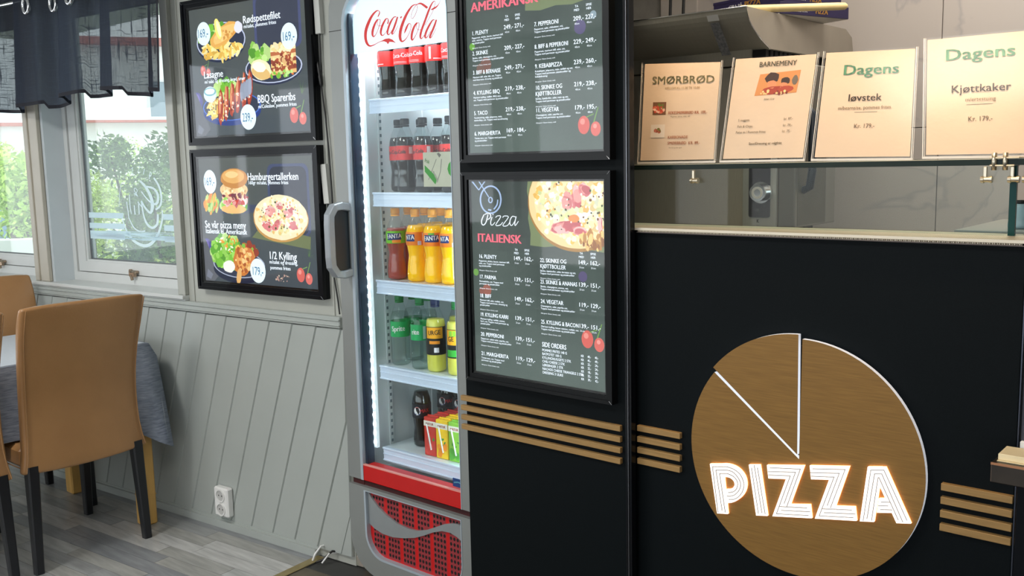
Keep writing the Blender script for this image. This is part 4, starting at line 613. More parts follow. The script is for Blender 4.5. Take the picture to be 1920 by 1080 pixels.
# cable covers, cables and connectors beside the food posters
ck=mat('white_cable_cover',srgb(205,206,200),.4,noise=.02)
def cover(label,p,q,grp):
    t=thing('cable_cover',label,'cable cover',tuple(wallpt(p[0],.0,0)),A2,grp)
    d=(q[0]-p[0],q[1]-p[1]); l=math.hypot(*d); n_=(-d[1]/l,d[0]/l); w_=.013
    poly=[(n_[0]*w_,p[1]+n_[1]*w_),(-n_[0]*w_,p[1]-n_[1]*w_),(d[0]-n_[0]*w_,q[1]-n_[1]*w_),(d[0]+n_[0]*w_,q[1]+n_[1]*w_)]
    MB().prism(poly,-.018,-.001,bev=.002).build('channel',ck,t); return t
cover('white cable cover strip beside the upper food poster, slanting',(.128,2.18),(.136,1.895),'cable covers')
cover('white cable cover strip beside the lower food poster, slanting',(.128,1.455),(.138,1.318),'cable covers')
cab=mat('black_cable',(.008,.008,.008),.4,noise=.05)
def cable(label,pts,conn):
    t=thing('cable',label,'cable',tuple(P0),A2,'thin cables beside the food posters')
    MB().tube([(u,-o_,z) for u,o_,z in pts],.0028,7).build('cord',cab,t)
    (ua,za),(ub,zb)=conn
    MB().tube([(ua,-.012,za),(ua*.9+ub*.1,-.012,za*.9+zb*.1),(ua*.6+ub*.4,-.012,za*.6+zb*.4),(ua*.5+ub*.5,-.012,za*.5+zb*.5),(ua*.4+ub*.6,-.012,za*.4+zb*.6),(ua*.1+ub*.9,-.012,za*.1+zb*.9),(ub,-.012,zb)],[.003,.0065,.0075,.005,.0075,.0065,.003],8).build('connector',cab,t)
cable('thin black cable with an inline connector beside the upper food poster',[(.137,.012,1.90),(.133,.010,1.82),(.131,.012,1.74),(.143,.009,1.62),(.152,.009,1.50),(.158,.010,1.36),(.160,.012,1.30)],((.122,1.803),(.134,1.718)))
cable('thin black cable with an inline connector beside the lower food poster',[(.139,.012,1.325),(.136,.012,1.27),(.130,.012,1.20),(.139,.009,1.12),(.150,.008,1.05),(.163,.008,.97),(.171,.012,.930)],((.122,1.262),(.131,1.195)))
# unfinished end of the baseboard: cables, weathered block, wood shim
t=thing('loose_cables','loose white and black cables poking out of the gap at the skirting end','cable',tuple(P0),A2)
MB().tube([(.03,.01,.045),(.035,-.03,.052),(.03,-.055,.03),(.022,-.06,.006)],.004,7).build('cord',sw,t)
MB().tube([(.11,.02,.03),(.085,-.02,.042),(.06,-.05,.012),(.045,-.065,.006)],.004,7).build('cord',cab,t)
MB().tube([(.10,.02,.028),(.078,-.03,.034),(.07,-.06,.006)],.0035,7).build('cord',sw,t)
o=MB().box(.090,.222,.002,.09,0,.040,bev=.003).build('weathered_block',mat('green_pink_weathered',srgb(112,128,108),.8,nscale=14,c2=srgb(168,146,140),bump=.2)); o.location=P0; o.rotation_euler=(0,0,A2); tag(o,'weathered green and pink block under the wainscot beside the fridge foot','block')
o=MB().box(.226,.250,.0,.05,0,.085,bev=.002).build('wood_shim',pine); o.location=P0; o.rotation_euler=(0,0,A2); tag(o,'pale wooden shim standing against the fridge foot','shim')
# ------------------------------------------------------------------ backlit posters
def part(mb,name,material,root,parent=None,**k):
    """geometry given in scene coordinates (x, y, z) for a thing without rotation"""
    return mb.build(name,material,parent or root,M=Matrix.Translation(-root.location),**k)
rndp=random.Random(3)
def blob(mb,cx,cz,rx,rz,col,rot=0,n=10,j=.12,rnd=rndp):
    pts=[]
    for k in range(n):
        a=2*PI*k/n; q=1+rnd.uniform(-j,j); x=rx*q*math.cos(a); z=rz*q*math.sin(a)
        pts.append((cx+x*math.cos(rot)-z*math.sin(rot),cz+x*math.sin(rot)+z*math.cos(rot)))
    mb.flat(pts,col)
def vary(c,d,rnd=rndp): k=1+rnd.uniform(-d,d); return tuple(min(1,max(0,x*k)) for x in c[:3])+(1,)
def scatter(mb,cx,cz,rx,rz,n,size,cols,asp=1.0,rot=None,rnd=rndp,j=.2,nn=7):
    for _ in range(n):
        a=rnd.uniform(0,2*PI); q=math.sqrt(rnd.random()); s_=size*rnd.uniform(.6,1.3)
        blob(mb,cx+rx*q*math.cos(a),cz+rz*q*math.sin(a),s_,s_*asp,vary(rnd.choice(cols),.12),rnd.uniform(0,PI) if rot is None else rot+rnd.uniform(-.3,.3),nn,j,rnd)
GREENS=[srgb(120,190,60),srgb(150,210,90),srgb(90,160,50),srgb(190,225,140)]
FRIES=[srgb(250,225,130),srgb(240,200,90),srgb(255,238,170),srgb(225,180,80)]
PIZ=[srgb(246,238,214),srgb(238,226,176),srgb(232,208,146),srgb(250,248,238),srgb(222,226,196)]
HAM=[srgb(214,126,128),srgb(232,160,154),srgb(200,104,110),srgb(238,192,188)]
def backdrop(mb,x0,x1,z0,z1,c0,c1,n=14,y=-.0):
    for i in range(n):
        for j in range(n):
            a,b=x0+(x1-x0)*i/n,x0+(x1-x0)*(i+1)/n; c,d=z0+(z1-z0)*j/n,z0+(z1-z0)*(j+1)/n
            t_=j/n+rndp.uniform(-.04,.04)+.1*math.sin(i*.7+j*.4); t_=min(1,max(0,t_)); col=tuple(c0[k]+(c1[k]-c0[k])*t_ for k in range(3))+(1,)
            mb.add([(a,y,c),(b,y,c),(b,y,d),(a,y,d)],[(0,1,2,3)],col)
def plate(mb,cx,cz,rx,rz,deep=.5,rim=srgb(190,200,225),body=srgb(30,40,70)):
    blob(mb,cx,cz-rz*.25*deep,rx*1.0,rz*1.0,body,0,28,0); blob(mb,cx,cz,rx,rz,rim,0,28,0); blob(mb,cx,cz,rx*.955,rz*.93,srgb(44,52,74),0,28,0)
def badge(mb,cx,cz,rx,rz): blob(mb,cx,cz,rx,rz,srgb(232,250,255),0,28,0)
def tomatoes(mb,cx,cz,r):
    blob(mb,cx,cz,r*.95,r*1.2,srgb(214,104,96),0,18,0); blob(mb,cx-.2*r,cz+.45*r,r*.4,r*.4,srgb(232,150,140),0,12,0)
    blob(mb,cx+1.9*r,cz-.55*r,r*.8,r*.95,srgb(218,112,104),0,18,0); blob(mb,cx+1.8*r,cz-.2*r,r*.3,r*.3,srgb(236,160,150),0,12,0)
    mb.flat([(cx+.4*r,cz+.9*r),(cx+1.6*r,cz+1.3*r),(cx+1.6*r,cz+1.45*r),(cx+.4*r,cz+1.05*r)],srgb(120,160,90)); mb.flat([(cx+1.5*r,cz+.3*r),(cx+1.7*r,cz+.3*r),(cx+2.4*r,cz+2.2*r),(cx+2.25*r,cz+2.2*r)],srgb(120,160,90))
def pizza(mb,cx,cz,r,n=150,x1=9,z1=9,rz=None):
    rz=rz or r
    def bl(x,z,a,b,c,rot=0,nn=9,j=.2):
        if x+a>x1 or z+b>z1: return
        blob(mb,x,z,a,b,c,rot,nn,j)
    return bl
mprint=mat('backlit_print',(.02,.02,.02),.5,spec=.1,attr='emit',estr=1.0)
mlet=mat('backlit_lettering',(.02,.02,.02),.5,spec=.1,attr='emit',estr=1.25)
pglass=clear_mat('poster_glass',(1,1,1),1.0,rough=.03,ior=1.40)
def frame_parts(root,x0,x1,z0,z1,bw,yb,yf,lit,matf,M,parent=None):
    mb=MB(); o=[(x0,z0),(x1,z0),(x1,z1),(x0,z1)]
    def off(d): return [(x0+d,z0+d),(x1-d,z0+d),(x1-d,z1-d),(x0+d,z1-d)]
    mb.ring(o,off(bw*.35),yf,yb); mb.ring(off(bw*.33),off(bw*.8),yf+.004,yb); mb.ring(off(bw*.78),off(bw),yf+.009,yb)
    f=mb.build('frame',matf,root,M=M)
    # mitre lines of the four corners
    for (cx,cz,sx,sz) in ((x0,z0,1,1),(x1,z0,-1,1),(x1,z1,-1,-1),(x0,z1,1,-1)):
        mb=MB(); mb.tube([(cx+sx*.001,yf-.0003,cz+sz*.001),(cx+sx*bw*.35,yf-.0003,cz+sz*bw*.35)],.0005,4); mb.build('mitre_joint',chrome,f,M=M)
    MB().box(x0+.004,x1-.004,yb-.006,yb,z0+.004,z1-.004).build('back_panel',black,root,M=M)
    yp=-.0290 if yf<-.03 else -.0180
    MB().box(x0+bw*.7,x1-bw*.7,yp,yp+.0006,z0+bw*.7,z1-bw*.7).build('pane',pglass,root,M=M)
def food_poster(label,z0,z1,draw,words,loc_u=-.235):
    root=thing('menu_lightbox',label,'poster',tuple(wallpt(loc_u,0,z0)),A2,'food poster lightboxes')
    M=Matrix.Translation((-loc_u,0,-z0))
    frame_parts(root,-.585,.117,z0,z1,.034,0,-.034,(-.551,.081,z0+.031,z1-.034),blackgloss,M)
    mb=MB(); a,b,c,d=-.553,.083,z0+.030,z1-.032
    backdrop(mb,a,b,c,d,srgb(66,76,84),srgb(80,86,84)); draw(mb,a,b,c,d)
    mb.build('backlit_print',mprint,root,M=M@Matrix.Translation((0,-.0205,0)),tagcol=True,fix=False)
    tb_=MB(); texts(words,'',None,None,-.0262,add=tb_); tb_.build('lettering',mlet,root,M=M,tagcol=True,fix=False)
W_=srgb(236,246,255); INK=srgb(40,100,140)
def T(s,x,z,h,al='L',c=W_,xs=.72,b=.02,rot=0): return (s,x,z,h,al,c,xs,b,rot)
def grasp(mb,x,z,s_):
    for k in range(14):
        a=rndp.uniform(-.4,1.9); l=s_*rndp.uniform(.6,1.2); mb.flat([(x,z),(x+.002,z),(x+l*math.cos(a)+.001,z+l*math.sin(a))],vary(srgb(86,120,70),.3))
def extras(mb,a,b,c,d):
    blob(mb,a+.028,c+.14,.024,.032,srgb(84,84,150),.4,16,.05); blob(mb,a+.024,c+.148,.012,.016,srgb(120,110,180),.4,12,.05)
    mb.flat([(a,c),(a+.05,c),(a+.09,c+.03),(a+.02,c+.16),(a,c+.18)],srgb(96,100,108))
    mb.flat([(a+.01,c+.02),(a+.035,c+.01),(a+.05,c+.03),(a+.02,c+.05)],srgb(120,126,140))
def draw1(mb,a,b,c,d):
    extras(mb,a,b,c,d)
    # pale blue board and shadow shapes behind the dishes
    mb.flat(rrect(-.185,.058,1.86,2.06,.03,4),srgb(72,80,120)); mb.flat(rrect(-.172,.045,1.87,2.05,.03,4),srgb(56,62,80))
    plate(mb,-.375,1.915,.140,.068)
    scatter(mb,-.40,1.945,.10,.035,26,.016,GREENS); scatter(mb,-.37,1.885,.11,.034,46,.020,FRIES,.42)
    blob(mb,-.355,1.935,.085,.034,srgb(232,176,90),.35,12,.12); blob(mb,-.35,1.94,.07,.024,srgb(244,200,120),.35,12,.12)
    scatter(mb,-.35,1.935,.06,.018,26,.006,[srgb(250,215,140),srgb(215,150,70)])
    blob(mb,-.385,1.960,.018,.040,srgb(252,236,130),.3,12,.03); blob(mb,-.381,1.960,.010,.032,srgb(255,250,200),.3,12,.03); blob(mb,-.27,1.955,.024,.022,srgb(230,232,250),0,12,.1)
    scatter(mb,-.375,1.868,.075,.012,18,.018,FRIES,.42)
    badge(mb,-.470,1.950,.040,.043)
    plate(mb,-.095,1.800,.150,.055)
    scatter(mb,-.165,1.85,.055,.035,40,.016,GREENS)
    for k,(cc,h_) in enumerate(((srgb(235,190,120),.012),(srgb(160,80,55),.010),(srgb(240,205,130),.010),(srgb(150,70,50),.012),(srgb(242,210,150),.012),(srgb(190,110,70),.010),(srgb(250,235,190),.014))):
        z=1.775+k*.0135; mb.flat([(-.105,z-.004),(.025,z),(.025,z+h_+.004),(-.105,z+h_)],cc)
    scatter(mb,-.04,1.81,.062,.035,60,.007,[srgb(170,80,50),srgb(235,190,130),srgb(140,60,45),srgb(250,225,160)])
    scatter(mb,-.045,1.865,.065,.010,34,.014,[srgb(252,236,190),srgb(248,220,150)],.6); scatter(mb,-.06,1.775,.07,.010,18,.010,GREENS+[srgb(230,120,60)],.7)
    badge(mb,-.005,1.900,.041,.045)
    blob(mb,-.160,1.795,.055,.036,srgb(250,236,196),-.25,18,.04); blob(mb,-.160,1.784,.050,.022,srgb(228,190,120),-.25,18,.04); blob(mb,-.168,1.806,.036,.018,srgb(255,250,232),-.2,14,.04)
    tomatoes(mb,-.485,1.815,.016)
    plate(mb,-.335,1.675,.165,.052,1.4,srgb(70,110,200),srgb(28,56,130)); scatter(mb,-.42,1.665,.06,.034,50,.018,FRIES,.3)
    scatter(mb,-.36,1.735,.07,.03,46,.016,GREENS); 
    for k in range(6):
        x=-.395+k*.034; blob(mb,x,1.675+.012*k,.015,.066,srgb(170,62,44),-.12,14,.12); blob(mb,x-.003,1.69+.012*k,.007,.050,srgb(226,150,110),-.12,12,.25); scatter(mb,x,1.67+.012*k,.012,.05,10,.005,[srgb(120,36,28),srgb(250,220,200),srgb(200,90,60)])
    for k in range(5): blob(mb,-.27+k*.012,1.725+.004*k,.010,.034,vary(srgb(150,160,180),.2),-.1,10,.15)
    blob(mb,-.452,1.725,.038,.030,srgb(215,228,236),0,18,0); blob(mb,-.452,1.735,.036,.016,srgb(120,180,190),0,18,0); blob(mb,-.452,1.736,.028,.011,srgb(240,246,246),0,14,.05)
    badge(mb,-.242,1.632,.043,.046)
    tomatoes(mb,.002,1.628,.023); grasp(mb,.045,1.70,.045)
food_poster('upper black food lightbox left of the fridge with fish, lasagne and spareribs',1.537,2.076,draw1,
 [T('Rødspettefilet',-.238,1.964,.026,xs=-.197),T('m/salat, pommes frites',-.235,1.947,.0128,xs=-.172),T('Lasagne',-.478,1.785,.026,xs=-.110),T('m/ salat og dressing, brød, smør',-.475,1.766,.0125,xs=-.232),
  T('BBQ Spareribs',-.182,1.679,.028,xs=-.196),T('m/Coleslaw, pommes frites',-.180,1.660,.0128,xs=-.200),
  T('169,-',-.469,1.936,.031,'C',INK,-.058,.0),T('169,-',-.004,1.884,.031,'C',INK,-.058,.0),T('239,-',-.241,1.616,.031,'C',INK,-.058,.0)])
def draw2(mb,a,b,c,d):
    extras(mb,a,b,c,d)
    mb.flat(rrect(-.16,.058,1.20,1.46,.03,4),srgb(66,76,110)); mb.flat(rrect(-.148,.046,1.205,1.45,.03,4),srgb(52,58,72))
    # burger
    nb=len(mb.v)
    blob(mb,-.33,1.300,.115,.016,srgb(60,70,96),.05,20,0)
    scatter(mb,-.35,1.312,.062,.018,40,.014,GREENS); blob(mb,-.355,1.300,.060,.016,srgb(236,190,120),0,18,.05)
    scatter(mb,-.35,1.33,.066,.012,30,.013,HAM+[srgb(200,60,50),srgb(250,240,230)],.6)
    blob(mb,-.350,1.365,.066,.030,srgb(232,196,140),0,20,.04); scatter(mb,-.35,1.368,.058,.024,60,.006,[srgb(250,225,180),srgb(200,150,90),srgb(240,205,150)])
    scatter(mb,-.345,1.343,.06,.008,20,.010,[srgb(150,50,60),srgb(110,40,60),srgb(240,200,170)],.5)
    blob(mb,-.345,1.405,.064,.034,srgb(196,132,60),0,24,.02); blob(mb,-.348,1.412,.052,.024,srgb(226,172,96),0,20,.03); blob(mb,-.355,1.418,.030,.012,srgb(240,205,140),0,14,.05)
    mb.v[nb:]=[(-.345+(x+.345)*1.22,y,1.36+(z-1.36)*1.10) for x,y,z in mb.v[nb:]]
    scatter(mb,-.485,1.315,.045,.030,36,.016,GREENS+[srgb(240,170,60),srgb(236,140,50)],.45,1.3)
    badge(mb,-.487,1.398,.038,.045)
    # pizza on a paper sheet
    mb.flat([(-.26,1.19),(.05,1.155),(.055,1.20),(-.2,1.24)],srgb(110,120,84))
    blob(mb,-.100,1.262,.147,.086,srgb(196,150,84),0,40,.01); blob(mb,-.100,1.267,.143,.082,srgb(244,230,190),0,40,.015); blob(mb,-.10,1.270,.124,.068,srgb(250,236,196),0,30,.03)
    scatter(mb,-.10,1.27,.115,.062,170,.009,PIZ+[srgb(225,215,150)]); scatter(mb,-.10,1.268,.138,.079,60,.006,[srgb(236,196,120),srgb(252,240,210)])
    for x,z,w_ in ((-.16,1.285,.024),(-.17,1.235,.03),(-.12,1.238,.026),(-.05,1.285,.026),(-.035,1.240,.024),(-.10,1.31,.020),(-.145,1.30,.018)):
        for q in range(4): blob(mb,x+rndp.uniform(-.012,.012),z+rndp.uniform(-.008,.008),w_*.8,w_*.42,vary(rndp.choice(HAM),.1),rndp.uniform(-.6,.6),10,.3)
    scatter(mb,-.10,1.27,.11,.058,60,.0035,[srgb(70,90,50),srgb(250,246,230),srgb(200,90,80)])
    # chicken bowl
    plate(mb,-.345,1.085,.150,.052,1.6,srgb(170,180,200),srgb(26,36,60))
    scatter(mb,-.40,1.130,.10,.055,110,.018,GREENS); scatter(mb,-.40,1.16,.08,.03,30,.008,[srgb(240,245,220),srgb(240,160,60)],.4)
    scatter(mb,-.29,1.135,.06,.03,40,.014,[srgb(190,60,40),srgb(240,210,90),srgb(130,190,70),srgb(150,60,40)])
    blob(mb,-.325,1.095,.050,.056,srgb(200,120,50),.2,16,.08); blob(mb,-.318,1.10,.036,.044,srgb(226,160,86),.2,14,.08); blob(mb,-.285,1.11,.034,.044,srgb(206,120,60),-.3,14,.1); scatter(mb,-.315,1.105,.045,.05,46,.008,[srgb(232,178,100),srgb(176,90,40),srgb(244,206,140)])
    blob(mb,-.345,1.040,.014,.034,srgb(224,176,110),-.25,12,.05); blob(mb,-.40,1.075,.034,.024,srgb(238,240,232),0,16,.08)
    badge(mb,-.236,1.066,.043,.046)
    tomatoes(mb,-.004,1.062,.022); grasp(mb,.040,1.13,.045)
    scatter(mb,-.10,1.045,.05,.012,24,.003,[srgb(190,150,140),srgb(210,190,170)])
food_poster('lower black food lightbox left of the fridge with burger, pizza and chicken',.980,1.521,draw2,
 [T('Hamburgertallerken',-.262,1.402,.027,xs=-.270),T('160gr m/salat, pommes frites',-.260,1.387,.0128,xs=-.214),T('Se vår pizza meny',-.527,1.221,.028,xs=-.240),T('Italiensk el. Amerikansk',-.525,1.200,.019,xs=-.242),
  T('1/2 Kylling',-.168,1.114,.028,xs=-.143),T('m/salat og dressing,',-.166,1.097,.0135,xs=-.150),T('pommes frites',-.163,1.076,.0135,xs=-.108),
  T('169,-',-.486,1.384,.031,'C',INK,-.058,.0),T('179,-',-.235,1.050,.031,'C',INK,-.058,.0)])
# ------------------------------------------------------------------ black pillar with two price lists
pil=thing('menu_pillar','black panelled pillar between fridge and counter carrying two lit price lists','pillar',(-1.6,1.968,0))
mb=MB(); mb.box(-1.874,-1.319,1.968,1.984,0,2.62,bev=.002); part(mb,'panel',blackpanel,pil)
mb=MB(); mb.box(-1.874,-1.40,1.984,2.09,1.30,2.62); mb.box(-1.874,-1.45,1.984,1.998,0,1.30); part(mb,'core',blackpanel,pil)
mb=MB(); mb.box(-1.3185,-1.3095,1.962,1.984,0,2.62,bev=.001); part(mb,'corner_profile',blackgloss,pil)
mb=MB(); mb.box(-1.3095,-1.3082,1.961,1.972,0,2.62); part(mb,'chrome_strip',dullchrome,pil)
mb=MB(); mb.box(-1.3075,-1.3010,1.964,1.984,0,2.62); part(mb,'corner_profile',blackgloss,pil)
def slats(root,x0,x1,yf,yb):
    for k in range(4):
        z=.7815-k*.0285
        mb=MB(); mb.box(x0,x1,yf,yb,z-.0150,z,bev=.0008); part(mb,'slat',oak,root)
slats(pil,-1.885,-1.330,1.956,1.968)
def price_box(label,x0,x1,z0,z1,lit,draw,words):
    root=thing('price_lightbox',label,'menu board',((x0+x1)/2,1.968,z0),0,'price list lightboxes')
    M=Matrix.Translation(-root.location)@Matrix.Translation((0,1.968,0))
    frame_parts(root,x0,x1,z0,z1,.026,0,-.026,lit,blackframe,M)
    a,b,c,d=x0+.024,x1-.024,z0+.022,z1-.020
    mb=MB(); backdrop(mb,a,b,c,d,srgb(88,102,97),srgb(60,69,67)); draw(mb,a,b,c,d)
    mb.build('backlit_print',mprint,root,M=M@Matrix.Translation((0,-.0105,0)),tagcol=True,fix=False)
    tb_=MB(); texts(words,'',None,None,-.0165,add=tb_); return root,M,tb_
PW=srgb(236,246,255); PR=srgb(238,110,128)
def item(x,z,title,desc,pa=None,pb=None,xp=None,size='40cm',zp=None,last=None):
    out=[]
    tl=title if isinstance(title,(list,tuple)) else [title]
    for i,s in enumerate(tl): out.append(T(s,x,z-i*.0155-.005,.0106,c=PW,xs=(.86 if len(s)<17 else .79),b=.019))
    zz=z-(len(tl)-1)*.0155-.0145
    for i,s in enumerate(desc): out.append(T(s,x,zz-i*.0068,.0046,c=PW,xs=1.06,b=.014))
    out.append(T(last or 'Allergener: Gluten (hvete), melk',x,zz-len(desc)*.0068-.0055,.0033,c=PW,xs=1.05,b=.006))
    if pa:
        z2=z if zp is None else zp
        out+=[T(pa,xp,z2-.0045,.0108,'L',PW,1.02,.018),T(pb,xp+.037,z2-.0045,.0108,'L',PW,1.02,.018),T(size,xp+.004,z2-.0145,.0048,'L',PW,1.0,.01),T(size,xp+.041,z2-.0145,.0048,'L',PW,1.0,.01)]
    return out
def head(xp,z): return [T('TA',xp+.011,z,.0056,'C',PW,1.0,.012),T('MED',xp+.011,z-.009,.0056,'C',PW,1.0,.012),T('SPISE',xp+.048,z,.0056,'C',PW,1.0,.012),T('HER',xp+.048,z-.009,.0056,'C',PW,1.0,.012)]
def drawA(mb,a,b,c,d):
    tx=-1.615
    pts=[(tx,1.834),(tx+.05,1.829),(tx+.10,1.836),(tx+.15,1.832),(tx+.20,1.840),(b,1.842),(b,d),(tx-.004,d),(tx+.002,1.88)]
    mb.flat(pts,srgb(120,134,100)); blob(mb,-1.45,1.99,.16,.135,srgb(214,190,130),0,40,.01); blob(mb,-1.45,1.995,.150,.125,srgb(246,230,190),0,40,.015); scatter(mb,-1.45,1.97,.12,.07,160,.010,PIZ+HAM)
    for x,z,r,cc in ((-1.755,1.708,.020,srgb(124,92,84)),(-1.775,1.700,.014,srgb(120,96,88)),(-1.815+.012,1.76,.010,srgb(110,170,70)),(-1.44,1.775,.018,srgb(100,96,130)),(-1.40,1.80,.010,srgb(140,160,170))): blob(mb,x,z,r,r,cc,0,16,.03)
    tomatoes(mb,-1.432,1.536,.019)
wA=[T('Pizza',-1.78,1.90,.03,c=PW),T('AMERIKANSK',-1.799,1.850,.0240,c=PR,xs=-.232,b=.034)]
LA=[('1. PLENTY',['Pepperoni, skinke, bacon, marinert biff,','salat, rømme, Toppes med parmesan','og pizzakrydder'],'249,-','271,-',1.794),
('2. SKINKE',['Skinke, salat, champignon, ost,','Toppes med parmesan og pizzakrydder'],'209,-','227,-',1.741),
('3. BIFF & BERNAISE',['Marinert biff, salat, løk, ost, Toppes','med bearnaise dressing og pizzakryd.'],'249,-','271,-',1.690),
('4. KYLLING BBQ',['Marinert kylling, rødløk, BBQ saus,','ost, Toppes med parmesan og pizzakrydder'],'219,-','238,-',1.636),
('5. TACO',['Tacokrydring, salat, jalapenos, mais,','nachochips, ost. Toppes med tacodressing'],'219,-','238,-',1.582),
('6. MARGHERITA',['Tomat-saus, ost. Toppes med parmesan','og pizzakrydder'],'169,-','184,-',1.527)]
for t_,de,pa,pb,z in LA: wA+=item(-1.798,z,t_,de,pa,pb,-1.684,zp=z+.004)
wA+=head(-1.684,1.823)
RA=[('7. PEPPERONI',['Pepperoni, salat, chilisalater, ost,','Toppes med parmesan og pizzakrydder'],'209,-','227,-',1.795),
('8. BIFF & PEPPERONI',['Pepperoni, marinert biff, salat, ost,','Toppes med parmesan og pizzakrydder'],'229,-','249,-',1.739),
('9. KEBABPIZZA',['Kebabkjøtt, jalapenos, mais, rødløk og ost.','Toppes med parmesan, pizzakrydder og','kebabdressing'],'239,-','260,-',1.690),
(['10. SKINKE OG','KJØTTBOLLER'],['Skinke, kjøttboller, salat, mais og ost,','Toppes med parmesan og pizzakrydder'],'219,-','238,-',1.636),
('11. VEGETAR',['Champignon, salat, paprika ost,','Toppes med parmesan og pizzakrydder'],'179,-','195,-',1.579)]
for t_,de,pa,pb,z in RA: wA+=item(-1.581,z,t_,de,pa,pb,-1.457)
wA+=head(-1.457,1.822)
rA,MA,tA=price_box('upper lit price list on the pillar, red AMERIKANSK heading',-1.848,-1.344,1.449,2.07,None,drawA,wA)
tA.build('lettering',mlet,rA,M=MA,tagcol=True,fix=False)
def drawB(mb,a,b,c,d):
    tx=-1.615
    mb.flat([(tx-.002,1.403),(tx-.006,1.37),(tx+.002,1.34),(tx-.004,1.30),(tx+.004,1.26),(tx+.002,1.228),(tx+.05,1.225),(tx+.09,1.229),(tx+.14,1.221),(tx+.19,1.224),(b,1.218),(b,d),(tx,d)],srgb(122,136,98))
    cx,cz,r=-1.462,1.345,.150
    def arc(rr,rz,dx=0,dz=0,j=.0):
        pts=[]
        for k in range(61):
            an=PI*.25+PI*1.6*k/60; q=1+rndp.uniform(-j,j); x=cx+dx+rr*q*math.cos(an); z=cz+dz+rz*q*math.sin(an); pts.append((min(max(x,a+.01),b),min(z,d)))
        out=[]; 
        for p in pts:
            if not out or abs(p[0]-out[-1][0])+abs(p[1]-out[-1][1])>1e-5: out.append(p)
        out.append((b,d)) ; return out
    mb.flat(arc(.156,.124,0,-.004),srgb(170,128,70)); mb.flat(arc(.153,.120,0,0,.006),srgb(240,216,160)); mb.flat(arc(.138,.104,.004,.004,.012),srgb(246,230,178))
    def sc(cx_,cz_,rx,rz,n,size,cols,asp=1,rot=None):
        for _ in range(n):
            an=rndp.uniform(0,2*PI); q=math.sqrt(rndp.random()); x=cx_+rx*q*math.cos(an); z=cz_+rz*q*math.sin(an); s_=size*rndp.uniform(.6,1.3)
            if x+s_*1.2<b and z+s_*1.2<d: blob(mb,x,z,s_,s_*asp,vary(rndp.choice(cols),.12),rndp.uniform(0,PI) if rot is None else rot+rndp.uniform(-.3,.3),8,.25)
    sc(cx,cz,.14,.108,120,.008,[srgb(250,236,200),srgb(236,190,100),srgb(252,244,224)])
    sc(cx,cz+.005,.118,.088,260,.0085,PIZ+[srgb(214,220,160),srgb(235,190,110)])
    for x,z,w_,h_,ro in ((-1.505,1.275,.050,.024,.15),(-1.475,1.283,.04,.02,.3),(-1.445,1.272,.032,.016,-.1),(-1.46,1.36,.022,.040,.2),(-1.43,1.375,.030,.020,-.4),(-1.485,1.345,.022,.034,.5),(-1.385,1.285,.010,.03,0)):
        for q in range(7): 
            if x+w_*.9<b+.03: blob(mb,min(x+rndp.uniform(-.3,.3)*w_,b-w_*.62),min(z+rndp.uniform(-.3,.3)*h_,d-h_*.65),w_*.55,h_*.5,vary(rndp.choice(HAM),.08),ro+rndp.uniform(-.2,.2),12,.2)
    blob(mb,-1.465,1.302,.018,.010,srgb(240,150,90),0,12,.1)
    sc(cx,cz,.11,.08,70,.003,[srgb(80,90,60),srgb(120,80,50),srgb(250,246,236)]); sc(-1.40,1.25,.05,.02,40,.006,[srgb(190,140,80),srgb(150,100,60),srgb(240,200,130)],2.0,.1)
    for x,z,r_,cc in ((-1.77,1.098,.016,srgb(150,96,84)),(-1.79,1.094,.010,srgb(140,92,82)),(-1.81,1.145,.010,srgb(110,160,80)),(-1.44,1.155,.014,srgb(96,90,124))): blob(mb,x,z,r_,r_,cc,0,16,.03)
    tomatoes(mb,-1.428,.994,.0195)
wB=[T('ITALIENSK',-1.797,1.232,.0225,c=PR,xs=-.156,b=.034)]
LB=[('16. PLENTY',['Pepperoni, skinke, bacon, marinert biff,','salat, ost. Toppes med parmesan','og pizzakrydder'],'149,-','162,-',1.191),
('17. PARMA',['Parmaskinke, ost. Toppes med','parmesan og pizzakrydder'],'139,-','151,-',1.134),
('18. BIFF',['Marinert biff, salat, rødløk, ost,','Toppes med parmesan, dressing og','pizzakrydder'],'149,-','162,-',1.081),
('19. KYLLING KARRI',['Marinert kylling, rødløk, ananas,','karri, ost. Toppes med parmesan og','pizzakrydder'],'139,-','151,-',1.028),
('20. PEPPERONI',['Pepperoni, salami salat, paprika, ost.','Toppes med parmesan og pizzakrydder'],'139,-','151,-',.972),
('21. MARGHERITA',['Tomat-saus, ost. Toppes med','parmesan og pizzakrydder'],'119,-','129,-',.917)]
for t_,de,pa,pb,z in LB: wB+=item(-1.794,z,t_,de,pa,pb,-1.668,'31cm')
wB+=head(-1.668,1.212)
RB=[(['22. SKINKE OG','KJØTTBOLLER'],['Skinke, kjøttboller, salat, bernaise og ost,','Toppes med parmesan og pizzakrydder'],'149,-','162,-',1.191),
('23. SKINKE & ANANAS',['Skinke, champignon, ananas, ost,','Toppes med parmesan og pizzakrydder'],'139,-','151,-',1.134),
('24. VEGETAR',['Champignon, salat, paprika ost,','Toppes med parmesan og pizzakrydder'],'119,-','129,-',1.082),
('25. KYLLING & BACON',['Marinert kylling, bacon rømme, rødløk, ost.','Toppes med parmesan og pizzakrydder'],'139,-','151,-',1.027)]
for t_,de,pa,pb,z in RB: wB+=item(-1.576,z,t_,de,pa,pb,-1.452,'31cm')
wB+=head(-1.452,1.212)
wB.append(T('SIDE ORDERS',-1.574,.960,.0125,c=PW,xs=-.080,b=.018))
